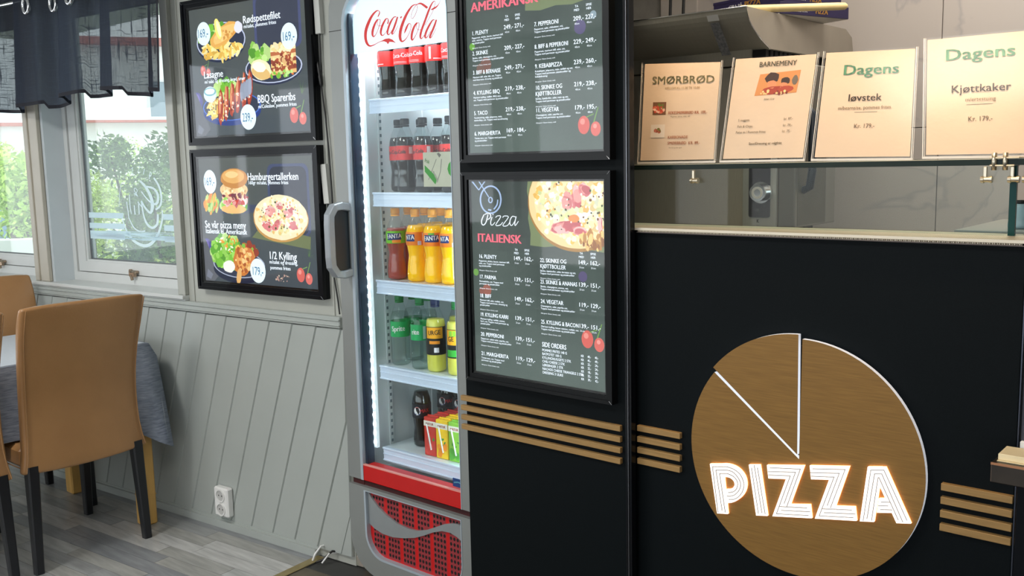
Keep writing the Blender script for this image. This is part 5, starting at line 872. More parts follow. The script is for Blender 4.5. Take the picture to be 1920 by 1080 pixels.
for i,(s,p,q) in enumerate((('POMMES FRITES 140 G','40,-','40,-'),('BATPOTET 100 G','45,-','49,-'),('KYLLINGNUGGETS 2 STK','22,-','24,-'),('CHILI CHEESE 2 STK','22,-','24,-'),('LØKRINGER 2 STK','18,-','20,-'),('NACHOS CHEESE TRIANGELS 2 STK','22,-','24,-'),('DRESSING 3 ULIKE','39,-','42,-'))):
    z=.9475-i*.0101; wB+=[T(s,-1.574,z,.0068,c=PW,xs=.86,b=.014),T('KR',-1.446,z-.001,.0062,c=PW,xs=.8,b=.02),T(p,-1.425,z-.001,.0062,c=PW,xs=.8,b=.02),T(q,-1.402,z-.001,.0062,c=PW,xs=.8,b=.02)]
rB,MBm,tB=price_box('lower lit price list on the pillar, red ITALIENSK heading and pizza cutter',-1.848,-1.344,.836,1.423,None,drawB,wB)
tB.ribs(SCRIPT,col=srgb(224,234,244),y=-.0165); tB.ribs(CUTTER,col=srgb(150,172,205),y=-.0160)
tB.build('lettering',mlet,rB,M=MBm,tagcol=True,fix=False)
# ------------------------------------------------------------------ counter front
co=thing('service_counter','black service counter front with gold slats and a perforated metal top ledge','counter',(-.87,2.0,0))
mb=MB(); mb.box(-1.44,-.434,2.0,2.13,0,1.272,bev=.0015); part(mb,'front_panel',blackpanel,co)
mb=MB(); mb.box(-.432,-.4295,1.992,2.02,0,1.272); part(mb,'chrome_strip',mat('dull_dark_chrome',(.10,.11,.14),.3,.9,noise=.05),co)
mb=MB(); mb.box(-.4275,.9,1.985,2.13,0,1.272,bev=.0015); part(mb,'front_panel',blackgloss,co)
slats(co,-1.30,-1.176,1.988,2.0); slats(co,-.567,-.434,1.988,2.0)
ledm=mat('perforated_cream_metal',srgb(206,194,172),.4,.5,noise=.02)
n=ledm.node_tree; bs=n.nodes['Principled BSDF']; tcn=n.nodes.new('ShaderNodeTexCoord'); vv=n.nodes.new('ShaderNodeTexVoronoi'); vv.inputs['Scale'].default_value=230; vv.inputs['Randomness'].default_value=0
r1=n.nodes.new('ShaderNodeValToRGB'); r1.color_ramp.interpolation='CONSTANT'; r1.color_ramp.elements[0].color=srgb(120,108,90); r1.color_ramp.elements[1].color=srgb(214,204,184); r1.color_ramp.elements[1].position=.36
n.links.new(tcn.outputs['Object'],vv.inputs['Vector']); n.links.new(vv.outputs['Distance'],r1.inputs['Fac']); n.links.new(r1.outputs['Color'],bs.inputs['Base Color'])
mb=MB(); mb.add([(-1.43,1.985,1.282),(-.432,1.985,1.282),(-.470,2.135,1.282),(-1.43,2.135,1.282),(-1.43,1.985,1.276),(-.432,1.985,1.276),(-.470,2.135,1.276),(-1.43,2.135,1.276)],[(0,1,2,3),(4,7,6,5),(0,4,5,1),(1,5,6,2),(2,6,7,3),(3,7,4,0)])
lg=part(mb,'ledge',ledm,co)
mb=MB()
for k in range(290):
    x=-1.292+k*.00295; mb.box(x,x+.0015,1.9835,1.986,1.2725,1.2755)
part(mb,'perforation',ledm,co,parent=lg)['kind']='stuff'
mb=MB(); mb.box(-1.296,-.432,1.9845,1.99,1.2700,1.2722); part(mb,'lip',mat('bronze_dark_metal',(.10,.08,.07),.4,.6,noise=.1),co,parent=lg)
# ------------------------------------------------------------------ round pizza sign
sg=thing('pizza_sign','large round bronze pizza-shaped sign with glowing PIZZA letters on the black counter','sign',(-.864,1.975,.779))
rimm=mat('white_acrylic_glow_added',(.8,.82,.85),.35,emit=(.85,.90,1.0),estr=.42,noise=.01)  # rim brightness put in as emission; the acrylic has no lamp
cx,cz,R_=-.864,.779,.2715
def sector(a0,a1,r,ox=0,oz=0,n=90): return [(cx+ox,cz+oz)]+[(cx+ox+r*math.cos(a0+(a1-a0)*k/n),cz+oz+r*math.sin(a0+(a1-a0)*k/n)) for k in range(n+1)]
main=sector(math.radians(141),math.radians(450-.6),R_)
def plaque(name,poly):
    n_=len(poly); mb=MB(); mb.add([(p[0],1.9745,p[1]) for p in poly],[tuple(range(n_))]); f=part(mb,name,brass,sg)
    mb=MB(); mb.add([(p[0],1.9750,p[1]) for p in poly]+[(p[0],1.9870,p[1]) for p in poly],[tuple(range(n_))]+[(i,n_+i,n_+(i+1)%n_,(i+1)%n_) for i in range(n_)]); part(mb,'acrylic_edge',rimm,sg,parent=f)
    q=[(cx+(p[0]-cx)*.9,cz+(p[1]-cz)*.9) for p in poly]; mb=MB(); mb.prism(q,1.9870,1.9998); part(mb,'mount',black,sg,parent=f)
    return f
disc=plaque('disc',main)
plaque('slice',sector(math.radians(90.4),math.radians(140.6),R_,-.0045,.0095,30))
neon=mat('glowing_letter_face',(1,.95,.9),.4,emit=(1,.90,.80),estr=1.4,noise=.01); halo=mat('glowing_letter_side',(1,.5,.2),.4,emit=(1,.34,.10),estr=5.0,noise=.01); groovem=mat('letter_groove',srgb(130,120,112),.5,emit=(.5,.45,.42),estr=.22,noise=.01)
mb=MB(); mb2=MB(); grp=[[0,'B'],[1],[2],[3],[4,5,6]]
for name_,idx in zip('PIZZA',grp):
    mb=MB(); mh=MB()
    for q in idx:
        polys=[P4(NEON_POLY[q])] if q!='B' else []
        if q=='B':
            for L_,R2 in NEON_BOWL:
                L_=P4(L_);R2=P4(R2)
                for i in range(len(L_)-1): polys.append([L_[i],L_[i+1],R2[i+1],R2[i]])
        for k_,p in enumerate(polys):
            dy=.00001*(k_+ (3*idx.index(q))); mb.prism(p,1.9675-dy,1.9722); mh.prism(p,1.9722,1.9745)
    lt=part(mb,'letter',neon,sg); part(mh,'letter_side',halo,sg,parent=lt)
mb=MB(); mb.ribs(GROOVE,y=1.9672); o=part(mb,'letter_grooves',groovem,sg,fix=False)
# ------------------------------------------------------------------ glass display top
cg_=clear_mat('counter_glass',(.93,.975,.96),.4,rough=.01)
edgeg=mat('green_glass_edge',(.004,.040,.036),.15,spec=.12,noise=.1)
gs=thing('glass_screen','clear glass sneeze guard standing on the metal ledge','glass guard',(-.9,2.07,1.282))
mb=MB(); mb.box(-1.43,-.484,2.070,2.078,1.283,1.421); part(mb,'pane',cg_,gs)
mb=MB(); mb.box(-.4838,-.4715,2.0695,2.0785,1.283,1.421); part(mb,'glass_edge',edgeg,gs)
gs2=thing('glass_screen','second clear glass guard pane right of the metal clamps, cut by the picture edge','glass guard',(-.2,2.07,1.272))
mb=MB(); mb.box(-.452,.6,2.070,2.078,1.273,1.421); part(mb,'pane',cg_,gs2)
gt=thing('glass_shelf','horizontal glass shelf with dark green edge carrying the four paper menus','shelf',(-.9,2.2,1.424))
mb=MB(); mb.box(-1.45,.6,2.066,2.36,1.4215,1.434); part(mb,'pane',clear_mat('shelf_glass',(.86,.93,.90),.6,rough=.02),gt)
mb=MB(); mb.box(-1.45,.6,2.0640,2.066,1.4215,1.4335); part(mb,'glass_edge',mat('dark_glass_edge',(.012,.022,.018),.2,spec=.12,noise=.1),gt)
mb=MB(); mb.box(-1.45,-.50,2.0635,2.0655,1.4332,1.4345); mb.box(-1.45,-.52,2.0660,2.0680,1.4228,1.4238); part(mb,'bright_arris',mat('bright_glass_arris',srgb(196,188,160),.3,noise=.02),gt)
nick=mat('satin_nickel',srgb(200,190,168),.28,.9,noise=.04)
def clamp(label,x,kind):
    t=thing('glass_clamp',label,'clamp',(x,2.06,1.424),0,'metal glass clamps')
    mb=MB()
    if kind==0:
        mb.box(x-.020,x+.034,2.058,2.10,1.4345,1.4375,bev=.001); mb.box(x-.020,x+.026,2.058,2.10,1.4195,1.4225,bev=.001)
        part(mb,'plate',nick,t)
        for dx in (-.012,.008):
            mb=MB(); mb.lathe([(0,1.446),(.005,1.446),(.005,1.412),(0,1.412)],10,x+dx,2.062); part(mb,'bolt',nick,t)
    else:
        mb.tube([(x-.008,2.062,1.394),(x-.002,2.062,1.394)],[.0065,.0075],12); mb.tube([(x-.002,2.062,1.394),(x+.012,2.062,1.394)],.0055,12); mb.tube([(x+.008,2.062,1.394),(x+.013,2.062,1.394)],.0070,12)
        part(mb,'knob',nick,t); mb=MB(); mb.box(x-.004,x+.003,2.060,2.066,1.395,1.419,bev=.001); part(mb,'arm',nick,t)
clamp('flat nickel clamp bridging the two glass panes at the shelf edge',-.500,0)
clamp('small nickel knob hanging below the glass shelf left of the pane gap',-.527,1)
clamp('nickel connector across the gap between the upright panes',-.478,1); clamp('nickel connector at the right picture edge beside the pane gap',-.452,1)
clamp('small nickel knob under the shelf below the SMØRBRØD menu',-1.182,1)
# ------------------------------------------------------------------ paper menus on the shelf
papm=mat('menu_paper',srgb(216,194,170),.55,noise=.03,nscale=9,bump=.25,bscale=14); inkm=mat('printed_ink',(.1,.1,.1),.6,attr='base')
sleeve=clear_mat('acrylic_sleeve',(.99,.99,.98),.8,rough=.12,ior=1.35); slede=mat('bright_sleeve_edge',srgb(226,222,214),.25,noise=.02)
GRN=srgb(84,146,112); INK2=srgb(96,88,74); GR2=srgb(104,132,104)
def sheet(label,quad,words,art=None,y0=2.115,y1=2.165):
    (bl,br,tr,tl)=quad; root=thing('paper_menu',label,'menu',((bl[0]+br[0])/2,y0,1.434),0,'paper menus on the glass shelf')
    def mp(s,t,d=0):
        x=(bl[0]*(1-s)+br[0]*s)*(1-t)+(tl[0]*(1-s)+tr[0]*s)*t; z=(bl[1]*(1-s)+br[1]*s)*(1-t)+(tl[1]*(1-s)+tr[1]*s)*t
        return (x,y0+(y1-y0)*t-d+.0008*math.sin(s*3+t*2+bl[0]*9),z)
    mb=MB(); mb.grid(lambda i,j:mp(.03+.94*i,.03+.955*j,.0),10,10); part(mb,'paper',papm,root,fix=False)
    mb=MB(); mb.grid(lambda i,j:mp(i,j,.003),6,6); part(mb,'sleeve',sleeve,root,fix=False)
    mb=MB()
    for k in range(8):
        for s in (0.0,.985):
            a,b=mp(s,k/8,.0035),mp(s,(k+1)/8,.0035); mb.add([a,(a[0]+.0016,a[1],a[2]),(b[0]+.0016,b[1],b[2]),b],[(0,1,2,3)]); a,b=mp(s+.008,k/8,.0035),mp(s+.008,(k+1)/8,.0035); mb.add([(a[0]+.002,a[1],a[2]),(a[0]+.0028,a[1],a[2]),(b[0]+.0028,b[1],b[2]),(b[0]+.002,b[1],b[2])],[(0,1,2,3)])
        a,b=mp(k/8,.012,.004),mp((k+1)/8,.012,.004); mb.add([(a[0],a[1],a[2]-.004),(b[0],b[1],b[2]-.004),(b[0],b[1],b[2]+.001),(a[0],a[1],a[2]+.001)],[(0,1,2,3)])
    part(mb,'sleeve_edge',slede,root,fix=False)
    tb_=MB(); 
    if art: art(tb_)
    texts(words,'',None,None,-.0004,add=tb_)
    tb_.v=[mp(x/.215,z/.262,-y*3.0+.0005) for x,y,z in tb_.v]; part(tb_,'lettering',inkm,root,tagcol=True,fix=False)
    mb=MB(); mb.box(bl[0]+.02,br[0]-.02,y0-.004,y0+.050,1.4345,1.4365); mb.box(bl[0]+.02,br[0]-.02,y0+.046,y0+.049,1.4365,1.50); part(mb,'stand_foot',sleeve,root)
def S(s,x,t,h,al='C',c=INK2,xs=.9,b=.008): return (s,x*.215,t*.262,h,al,c,xs,b)
def art1(mb):
    mb.flat([(.035,.125),(.072,.125),(.072,.158),(.035,.158)],srgb(120,84,60)); scatter(mb,.053,.141,.015,.012,50,.0035,[srgb(220,120,90),srgb(240,190,170),srgb(110,120,60),srgb(200,80,60)])
    mb.flat([(.033,.066),(.072,.066),(.072,.100),(.033,.100)],srgb(222,210,196)); blob(mb,.053,.081,.017,.011,srgb(240,236,232),0,20,0); scatter(mb,.053,.085,.010,.006,30,.0028,[srgb(150,80,60),srgb(190,110,90),srgb(120,130,70)])
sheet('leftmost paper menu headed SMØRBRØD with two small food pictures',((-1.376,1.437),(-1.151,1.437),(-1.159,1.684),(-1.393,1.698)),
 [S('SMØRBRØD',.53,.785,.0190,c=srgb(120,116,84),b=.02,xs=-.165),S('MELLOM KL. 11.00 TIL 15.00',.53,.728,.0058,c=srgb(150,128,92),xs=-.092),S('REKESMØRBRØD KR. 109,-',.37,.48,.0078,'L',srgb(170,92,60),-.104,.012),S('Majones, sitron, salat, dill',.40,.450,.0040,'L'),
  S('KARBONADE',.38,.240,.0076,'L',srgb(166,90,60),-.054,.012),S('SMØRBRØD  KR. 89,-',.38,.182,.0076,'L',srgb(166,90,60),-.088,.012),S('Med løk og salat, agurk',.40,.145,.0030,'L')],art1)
def art2(mb):
    mb.flat([(.068,.163),(.172,.167),(.176,.222),(.076,.216)],srgb(206,140,84)); blob(mb,.108,.205,.018,.014,srgb(60,40,36)); blob(mb,.142,.197,.012,.010,srgb(58,40,36)); blob(mb,.108,.190,.012,.010,srgb(216,140,100)); blob(mb,.138,.186,.010,.008,srgb(214,136,98))
    blob(mb,.118,.175,.036,.010,srgb(160,60,44)); blob(mb,.145,.177,.02,.008,srgb(170,70,50)); scatter(mb,.12,.170,.04,.005,20,.003,[srgb(240,200,140),srgb(120,50,40)]); blob(mb,.165,.198,.007,.012,srgb(110,100,90))
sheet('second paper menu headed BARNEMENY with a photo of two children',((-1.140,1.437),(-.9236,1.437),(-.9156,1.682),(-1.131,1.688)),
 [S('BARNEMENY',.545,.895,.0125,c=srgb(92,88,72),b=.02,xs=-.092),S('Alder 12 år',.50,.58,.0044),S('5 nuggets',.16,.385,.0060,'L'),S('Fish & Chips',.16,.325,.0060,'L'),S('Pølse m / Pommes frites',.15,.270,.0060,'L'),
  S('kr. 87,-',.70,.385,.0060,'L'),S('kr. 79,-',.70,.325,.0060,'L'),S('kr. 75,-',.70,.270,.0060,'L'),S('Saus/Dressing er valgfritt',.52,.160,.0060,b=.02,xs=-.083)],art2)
def rule(z,x0,x1): return lambda mb: mb.flat([(x0,z),(x1,z),(x1,z+.0009),(x0,z+.0009)],INK2)
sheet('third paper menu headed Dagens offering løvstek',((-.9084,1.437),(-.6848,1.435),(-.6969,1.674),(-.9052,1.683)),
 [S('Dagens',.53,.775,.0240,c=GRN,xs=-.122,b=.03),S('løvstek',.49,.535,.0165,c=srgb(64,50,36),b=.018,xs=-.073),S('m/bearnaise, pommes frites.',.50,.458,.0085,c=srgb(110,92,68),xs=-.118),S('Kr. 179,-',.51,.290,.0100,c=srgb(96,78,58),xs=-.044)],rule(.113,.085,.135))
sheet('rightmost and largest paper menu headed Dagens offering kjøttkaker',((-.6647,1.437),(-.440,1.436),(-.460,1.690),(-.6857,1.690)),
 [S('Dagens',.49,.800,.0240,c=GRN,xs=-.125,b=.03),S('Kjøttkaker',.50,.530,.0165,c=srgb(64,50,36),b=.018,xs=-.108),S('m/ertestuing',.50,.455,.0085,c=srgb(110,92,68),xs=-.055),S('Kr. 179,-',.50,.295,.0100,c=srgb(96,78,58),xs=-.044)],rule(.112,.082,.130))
# ------------------------------------------------------------------ kitchen behind the counter
struct(MB().box(-1.87,3.2,2.14,3.79,-.004,.004).build('floor_2',mat('kitchen_floor_tile',srgb(190,184,176),.4,noise=.06,nscale=5)))
ov=thing('steel_oven','brushed steel kitchen oven with black control panel and round knob behind the counter','oven',(-1.7,2.97,1.21))
mb=MB(); mb.box(-2.3,-1.392,2.97,3.22,1.213,1.745,bev=.004); part(mb,'body',steeld,ov)
mb=MB(); mb.box(-1.388,-1.330,2.97,3.222,1.213,1.745,bev=.004); part(mb,'side_housing',steel,ov)
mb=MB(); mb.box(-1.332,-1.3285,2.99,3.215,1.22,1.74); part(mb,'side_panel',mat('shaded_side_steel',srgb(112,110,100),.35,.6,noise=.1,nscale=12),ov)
mb=MB(); mb.box(-1.45,-1.334,3.224,3.31,1.213,1.745,bev=.003); part(mb,'rear_housing',steel,ov)
mb=MB(); mb.box(-1.512,-1.392,2.964,2.972,1.216,1.742,bev=.001); part(mb,'control_fascia',mat('light_oven_steel',srgb(196,200,196),.4,.6,noise=.03,nscale=20),ov)
mb=MB(); mb.prism([(p[0],p[1]) for p in rrect(-1.488,-1.412,1.247,1.52,.008,4)],2.960,2.966); cpn=part(mb,'control_panel',mat('black_control_glass',(.022,.020,.026),.15,noise=.05),ov)
mb=MB(); 
for r0,r1,y0_,y1_ in ((.036,.034,2.958,2.950),(.028,.026,2.950,2.925)):
    mb.prism([(-1.440+r0*math.cos(k*PI/14),1.330+r0*math.sin(k*PI/14)) for k in range(28)],y1_,y0_)
part(mb,'knob',chrome,ov,smooth=False)
mb=MB(); mb.ring([(-1.440+.020*math.cos(k*PI/12),1.330+.020*math.sin(k*PI/12)) for k in range(24)],[(-1.440+.012*math.cos(k*PI/12),1.330+.012*math.sin(k*PI/12)) for k in range(24)],2.9235,2.926); part(mb,'knob_ring',white,ov)
mb=MB(); texts([('OK',-1.455,1.268,.008,'C'),('.',-1.430,1.284,.01,'C')],'',None,None,2.9585,add=mb); part(mb,'panel_lettering',mat('white_print',(.6,.6,.6),.5,noise=.01),ov,fix=False)
mb=MB(); texts([('K',-1.455,1.229,.012,'C'),('—',-1.455,1.218,.008,'C')],'',None,None,2.9625,bold=.03,add=mb); part(mb,'lower_lettering',mat('black_print',(.02,.02,.02),.5,noise=.01),ov,fix=False)
mb=MB(); mb.tube([(-1.320,3.03,1.60),(-1.298,3.03,1.58),(-1.298,3.03,1.40),(-1.306,3.03,1.345),(-1.330,3.03,1.335)],.014,10); part(mb,'handle',mat('blue_black_handle',(.03,.04,.055),.3,noise=.05),ov)
mb=MB(); mb.box(-2.25,-1.40,3.0,3.28,1.10,1.212); part(mb,'stand',mat('black_oven_stand',(.02,.02,.02),.5,noise=.2,nscale=40),ov)
hd=thing('extractor_hood','large brushed steel hood with inward curved front above the oven','hood',(-1.9,3.1,1.76))
prof=[]
for k in range(11):
    a=k/10; prof.append((2.835+.185*(1-math.cos(a*PI/2)),1.916-.115*math.sin(a*PI/2)**1.0))
prof=[(2.835+.17*(q**1.7),1.916-.118*(q**.85)) for q in [k/10 for k in range(11)]]
side=[(y,z) for y,z in prof]+[(3.70,1.800),(3.715,1.840),(3.70,1.890),(3.64,1.916)]
nS=len(side); vs=[(-2.35,y,z) for y,z in side]+[(-1.440,y,z) for y,z in side]
fs=[tuple(range(nS)),tuple(range(2*nS-1,nS-1,-1))]+[(i,nS+i,nS+(i+1)%nS,(i+1)%nS) for i in range(nS)]
mb=MB(); mb.add(vs,fs); part(mb,'shell',steeld,hd)
mb=MB(); mb.tube([(-1.4385,y-.0015,z) for y,z in prof],.0022,6); mb.tube([(-2.35,2.834,1.9165),(-1.4385,2.834,1.9165)],.002,6); part(mb,'bright_edge',chrome,hd)
mb=MB(); mb.add([(-1.4385,y,z) for y,z in side],[tuple(range(nS))]); part(mb,'end_panel',mat('pale_brushed_steel',srgb(170,163,150),.36,.6,noise=.05,nscale=4,stretch=(1,3,1)),hd,fix=False)
mb=MB(); mb.box(-2.35,-1.50,2.995,3.6,1.752,1.802); part(mb,'lower_body',steeld,hd)
mb=MB()
for k in range(16): mb.box(-1.498+.0,-1.452,3.0+k*.035,3.02+k*.035,1.765,1.798)
part(mb,'vent_slots',dark,hd)['kind']='stuff'
mb=MB(); mb.add([(-1.578,2.846,1.902),(-1.538,2.846,1.902),(-1.538,2.8575,1.884),(-1.578,2.8575,1.884)],[(0,1,2,3)]); mb.v=[(x,y-.014,z) for x,y,z in mb.v]; pl=part(mb,'rating_plate',sw,hd,fix=False)
mb=MB(); mb.add([(-1.570,2.852,1.882),(-1.537,2.852,1.882),(-1.537,2.935,1.785),(-1.570,2.935,1.785)],[(0,1,2,3)]); mb.v=[(x,y-.012,z-.004) for x,y,z in mb.v]; part(mb,'info_label',mat('grey_info_label',srgb(150,150,152),.5,c2=srgb(96,98,104),nscale=120),hd,fix=False)
# pizza boxes and a wooden peel on the hood
boxm=mat('dark_blue_pizza_box',srgb(34,27,66),.55,noise=.12,nscale=40,stretch=(1,1,6)); boxw=mat('box_white_board',srgb(210,206,200),.7,noise=.04)
goldink=mat('gold_print',srgb(200,150,60),.5,noise=.02)
def pbox(label,loc,rz,wd,dp=.33,h=.040,words=None,side=None):
    t=thing('pizza_box',label,'pizza box',loc,rz,'pizza boxes on the hood')
    mb=MB(); mb.box(-wd/2,wd/2,0,dp,0,h,bev=.0012); mb.box(-wd/2-.001,wd/2+.001,-.0012,.002,h-.010,h,bev=.0005); mb.build('carton',boxm,t)
    MB().box(-wd/2+.003,wd/2-.003,-.0005,dp,-.0005,.0015).build('base',boxw,t)
    if words:
        mb=MB(); texts([x for x in words if x[-1]!='g'],'',None,None,-.0016,bold=.02,add=mb); mb.build('lettering',sw,t,fix=False)
        g=[x[:-1] for x in words if x[-1]=='g']
        if g: mb=MB(); texts(g,'',None,None,-.0017,bold=.02,add=mb); mb.build('gold_lettering',goldink,t,fix=False)
    for gold in ((0,1) if side else ()):
        it=[x[:-1] if gold else x for x in side if (x[-1]=='g')==bool(gold)]
        mb=MB(); texts(it,'',None,None,0,bold=.02,add=mb); mb.v=[(wd/2+.0016,x,z) for x,y,z in mb.v]; mb.build('gold_lettering' if gold else 'lettering',goldink if gold else sw,t,fix=False)
pbox('lower dark blue pizza box lying askew on the hood, corner towards the room',(-1.610,3.129,1.918),-.314,.36,.34,words=None,side=[('GIRA PÅ',.07,.010,.012,'L',None,.9,.03),('PIZZA',.17,.009,.017,'L',None,.9,.03,0,'g')])
pbox('upper dark blue pizza box on the hood printed GIRA PÅ PIZZA',(-1.592,3.142,1.959),-.27,.32,.30,words=[('GIRA PÅ',-.085,.008,.012,'L',None,-.062,.03),('PIZZA',-.012,.007,.0175,'L',None,-.070,.03,0,'g')],side=[('GIRA PÅ',.05,.010,.012,'L',None,.9,.03),('PIZZA',.13,.009,.017,'L',None,.9,.03,0,'g')])
o=MB().tube([(-1.52,2.955,1.929),(-1.474,3.0,1.9295),(-1.42,3.05,1.9305),(-1.285,3.180,1.9335),(-1.268,3.196,1.9338),(-1.263,3.201,1.934)],[.0125,.0125,.0125,.0125,.0115,.006],14).build('rolling_stick',mat('pale_turned_wood',srgb(232,206,146),.5,noise=.05,nscale=8,stretch=(1,6,6))); tag(o,'long pale wooden stick with round end lying over the pizza boxes','wooden stick')
for i,(xa,xb) in enumerate(((-1.955,-1.968),(-1.895,-1.912))):
    o=MB().tube([(xa,3.25,2.3),(xb,3.25,1.93)],.006,8).build('power_cable',cab); tag(o,('left' if i==0 else 'right')+' one of two thick black cables behind the hood against the wall','cable','kitchen cables')
# serving ledge at the right edge with a notepad and a small stand
sh=thing('payment_ledge','small dark wooden ledge sticking out of the counter at the right edge','ledge',(-.3,1.95,.85))
dkw=mat('dark_wood_ledge',(.035,.026,.018),.35,noise=.2,nscale=20)
mb=MB(); mb.box(-.447,.2,1.868,1.984,.842,.880,bev=.0015); part(mb,'board',dkw,sh)
mb=MB(); mb.box(-.447,.2,1.8668,1.8682,.876,.8805); part(mb,'edge_strip',mat('copper_edge_strip',srgb(210,150,110),.3,.6,noise=.03),sh)
pd=thing('notepad','cream paper pad lying on the dark ledge at the right edge','notepad',(-.33,1.93,.8805))
mb=MB(); mb.box(-.440,-.25,1.888,1.948,.881,.893,bev=.001); part(mb,'paper_block',mat('cream_paper',srgb(244,226,184),.6,noise=.02),pd); mb=MB(); mb.box(-.440,-.25,1.880,1.8878,.8805,.8815); part(mb,'loose_sheet',mat('cream_paper'),pd)
ct=thing('card_terminal','slim grey card terminal standing on the dark ledge, cut by the picture edge','card terminal',(-.38,1.972,.8805))
mb=MB(); mb.box(-.419,-.34,1.958,1.982,.8805,1.075,bev=.004); part(mb,'housing',mat('grey_terminal',srgb(70,73,82),.35,.3,noise=.03),ct); mb=MB(); mb.box(-.4185,-.34,1.952,1.960,.8805,.905,bev=.002); part(mb,'foot',sw,ct)
bt=thing('cleaning_bottle','small clear bottle with pale blue liquid behind the glass at the right edge','bottle',(-.515,2.30,1.282)); bt.scale=(.62,.62,.62)
mb=MB(); mb.box(-.62,-.2,2.20,2.6,1.270,1.2815); o=part(mb,'worktop',steel,co)
mb=MB(); mb.lathe([(0,0),(.036,0),(.038,.01),(.034,.04),(.024,.075),(.022,.085),(0,.086)],18); mb.build('body',mat('pale_blue_liquid',srgb(170,196,206),.15,noise=.02),bt)
mb=MB(); mb.lathe([(.0,.086),(.018,.086),(.018,.098),(0,.099)],14); mb.build('cap',black,bt)
# ------------------------------------------------------------------ drinks fridge
fr=thing('drinks_fridge','tall grey glass-door drinks fridge with a lit header and red perforated base','fridge',(-2.22,2.06,0))
FX0,FX1=-2.519,-1.921
def fp(mb,name,m_,parent=None,**k): return part(mb,name,m_,fr,parent,**k)
# cabinet: back, sides, ceiling and floor of the cold room
mb=MB(); mb.box(FX0+.004,FX0+.050,2.105,2.70,.06,2.07); fp(mb,'side_panel',grey); mb=MB(); mb.box(FX1-.050,FX1-.004,2.105,2.70,.06,2.07); fp(mb,'side_panel',grey)
mb=MB(); mb.box(FX0+.048,FX0+.056,2.10,2.66,.40,2.0); mb.box(FX1-.056,FX1-.048,2.10,2.66,.40,2.0); mb.box(FX0+.05,FX1-.05,2.652,2.66,.40,2.0); mb.box(FX0+.05,FX1-.05,2.10,2.66,.392,.402); mb.box(FX0+.05,FX1-.05,2.10,2.66,2.0,2.008); fp(mb,'inner_lining',fwhite)
mb=MB(); mb.box(FX0+.01,FX1-.01,2.655,2.70,.06,2.07); mb.box(FX0+.01,FX1-.01,2.105,2.66,.06,.39); mb.box(FX0+.01,FX1-.01,2.105,2.66,2.01,2.07); fp(mb,'back_panel',grey)
# shelf carrying rails with slots down the left inner side
mb=MB()
for x,s_ in ((FX0+.057,1),(FX1-.057,-1)):
    for y in (2.19,2.40): mb.box(min(x,x+s_*.006),max(x,x+s_*.006),y,y+.018,.42,1.98)
rl=fp(mb,'shelf_rail',fwhite); mb=MB()
for k in range(64): mb.box(FX0+.0628,FX0+.0636,2.195,2.203,.46+k*.0235,.470+k*.0235)
fp(mb,'rail_slots',ledgrey,rl)['kind']='stuff'
# door frame (upper) with rounded opening
OX0,OX1=-2.443,-1.986
def loop(x0,x1,z0,z1,r,n=7): return rrect(x0,x1,z0,z1,r,n,(0,0,1,1))
mb=MB(); mb.ring(loop(FX0,FX1,.386,2.075,.15),loop(OX0-.012,OX1+.002,.386,2.004,.112),2.050,2.100)
door=fp(mb,'door_frame',grey)
mb=MB(); mb.ring(loop(OX0-.0125,OX1+.0025,.386,2.0045,.112),loop(OX0,OX1,.386,1.994,.10),2.0485,2.096); fp(mb,'inner_bevel',greyb,door)
mb=MB()
for x0,x1,z in ((FX0-.0005,OX0-.012,1.880),(OX1+.002,FX1+.0005,1.880)): mb.box(x0,x1,2.0495,2.055,z-.001,z+.001)
fp(mb,'frame_joint',dark,door)
mb=MB(); mb.box(OX0+.001,OX0+.010,2.062,2.094,.44,1.93); fp(mb,'dark_gasket',mat('blue_black_gasket',(.02,.035,.06),.3,noise=.05),door)
mb=MB(); mb.box(OX0+.002,OX1-.002,2.066,2.070,.44,1.99); fp(mb,'door_glass',clear_mat('fridge_door_glass',(.96,.99,.985),.5,rough=.01),door)
mb=MB(); mb.box(OX0-.012,OX1+.002,2.0505,2.095,.384,.441,bev=.002); fp(mb,'red_bar',red,door)
mb=MB(); mb.box(OX0-.010,OX1,2.0498,2.060,.4385,.4425); fp(mb,'pink_bead',mat('pale_red_bead',srgb(226,150,140),.35,noise=.03),door)
# header panel with script lettering
hpan=mat('backlit_header',(.7,.85,.9),.4,emit=srgb(196,226,238),estr=.95,c2=(.7,.82,.88),noise=.02)
mb=MB(); hp=[(p[0],p[1]) for p in loop(OX0+.012,OX1-.001,1.804,1.990,.095)]; mb.add([(p[0],2.0765,p[1]) for p in hp]+[(p[0],2.0795,p[1]) for p in hp],[tuple(range(len(hp))),tuple(range(2*len(hp)-1,len(hp)-1,-1))]+[(i,len(hp)+i,len(hp)+(i+1)%len(hp),(i+1)%len(hp)) for i in range(len(hp))])
hdp=fp(mb,'header_panel',hpan,door)
mb=MB(); mb.ribs(COKE,y=2.0755); mb.flat([(x,z) for x,z in P4(COKE_SWASH[0])],y=2.0754)
o=mb; fp(mb,'header_lettering',mat('header_red_ink',srgb(205,36,36),.4,emit=srgb(205,40,36),estr=.45,noise=.02),hdp,fix=False)
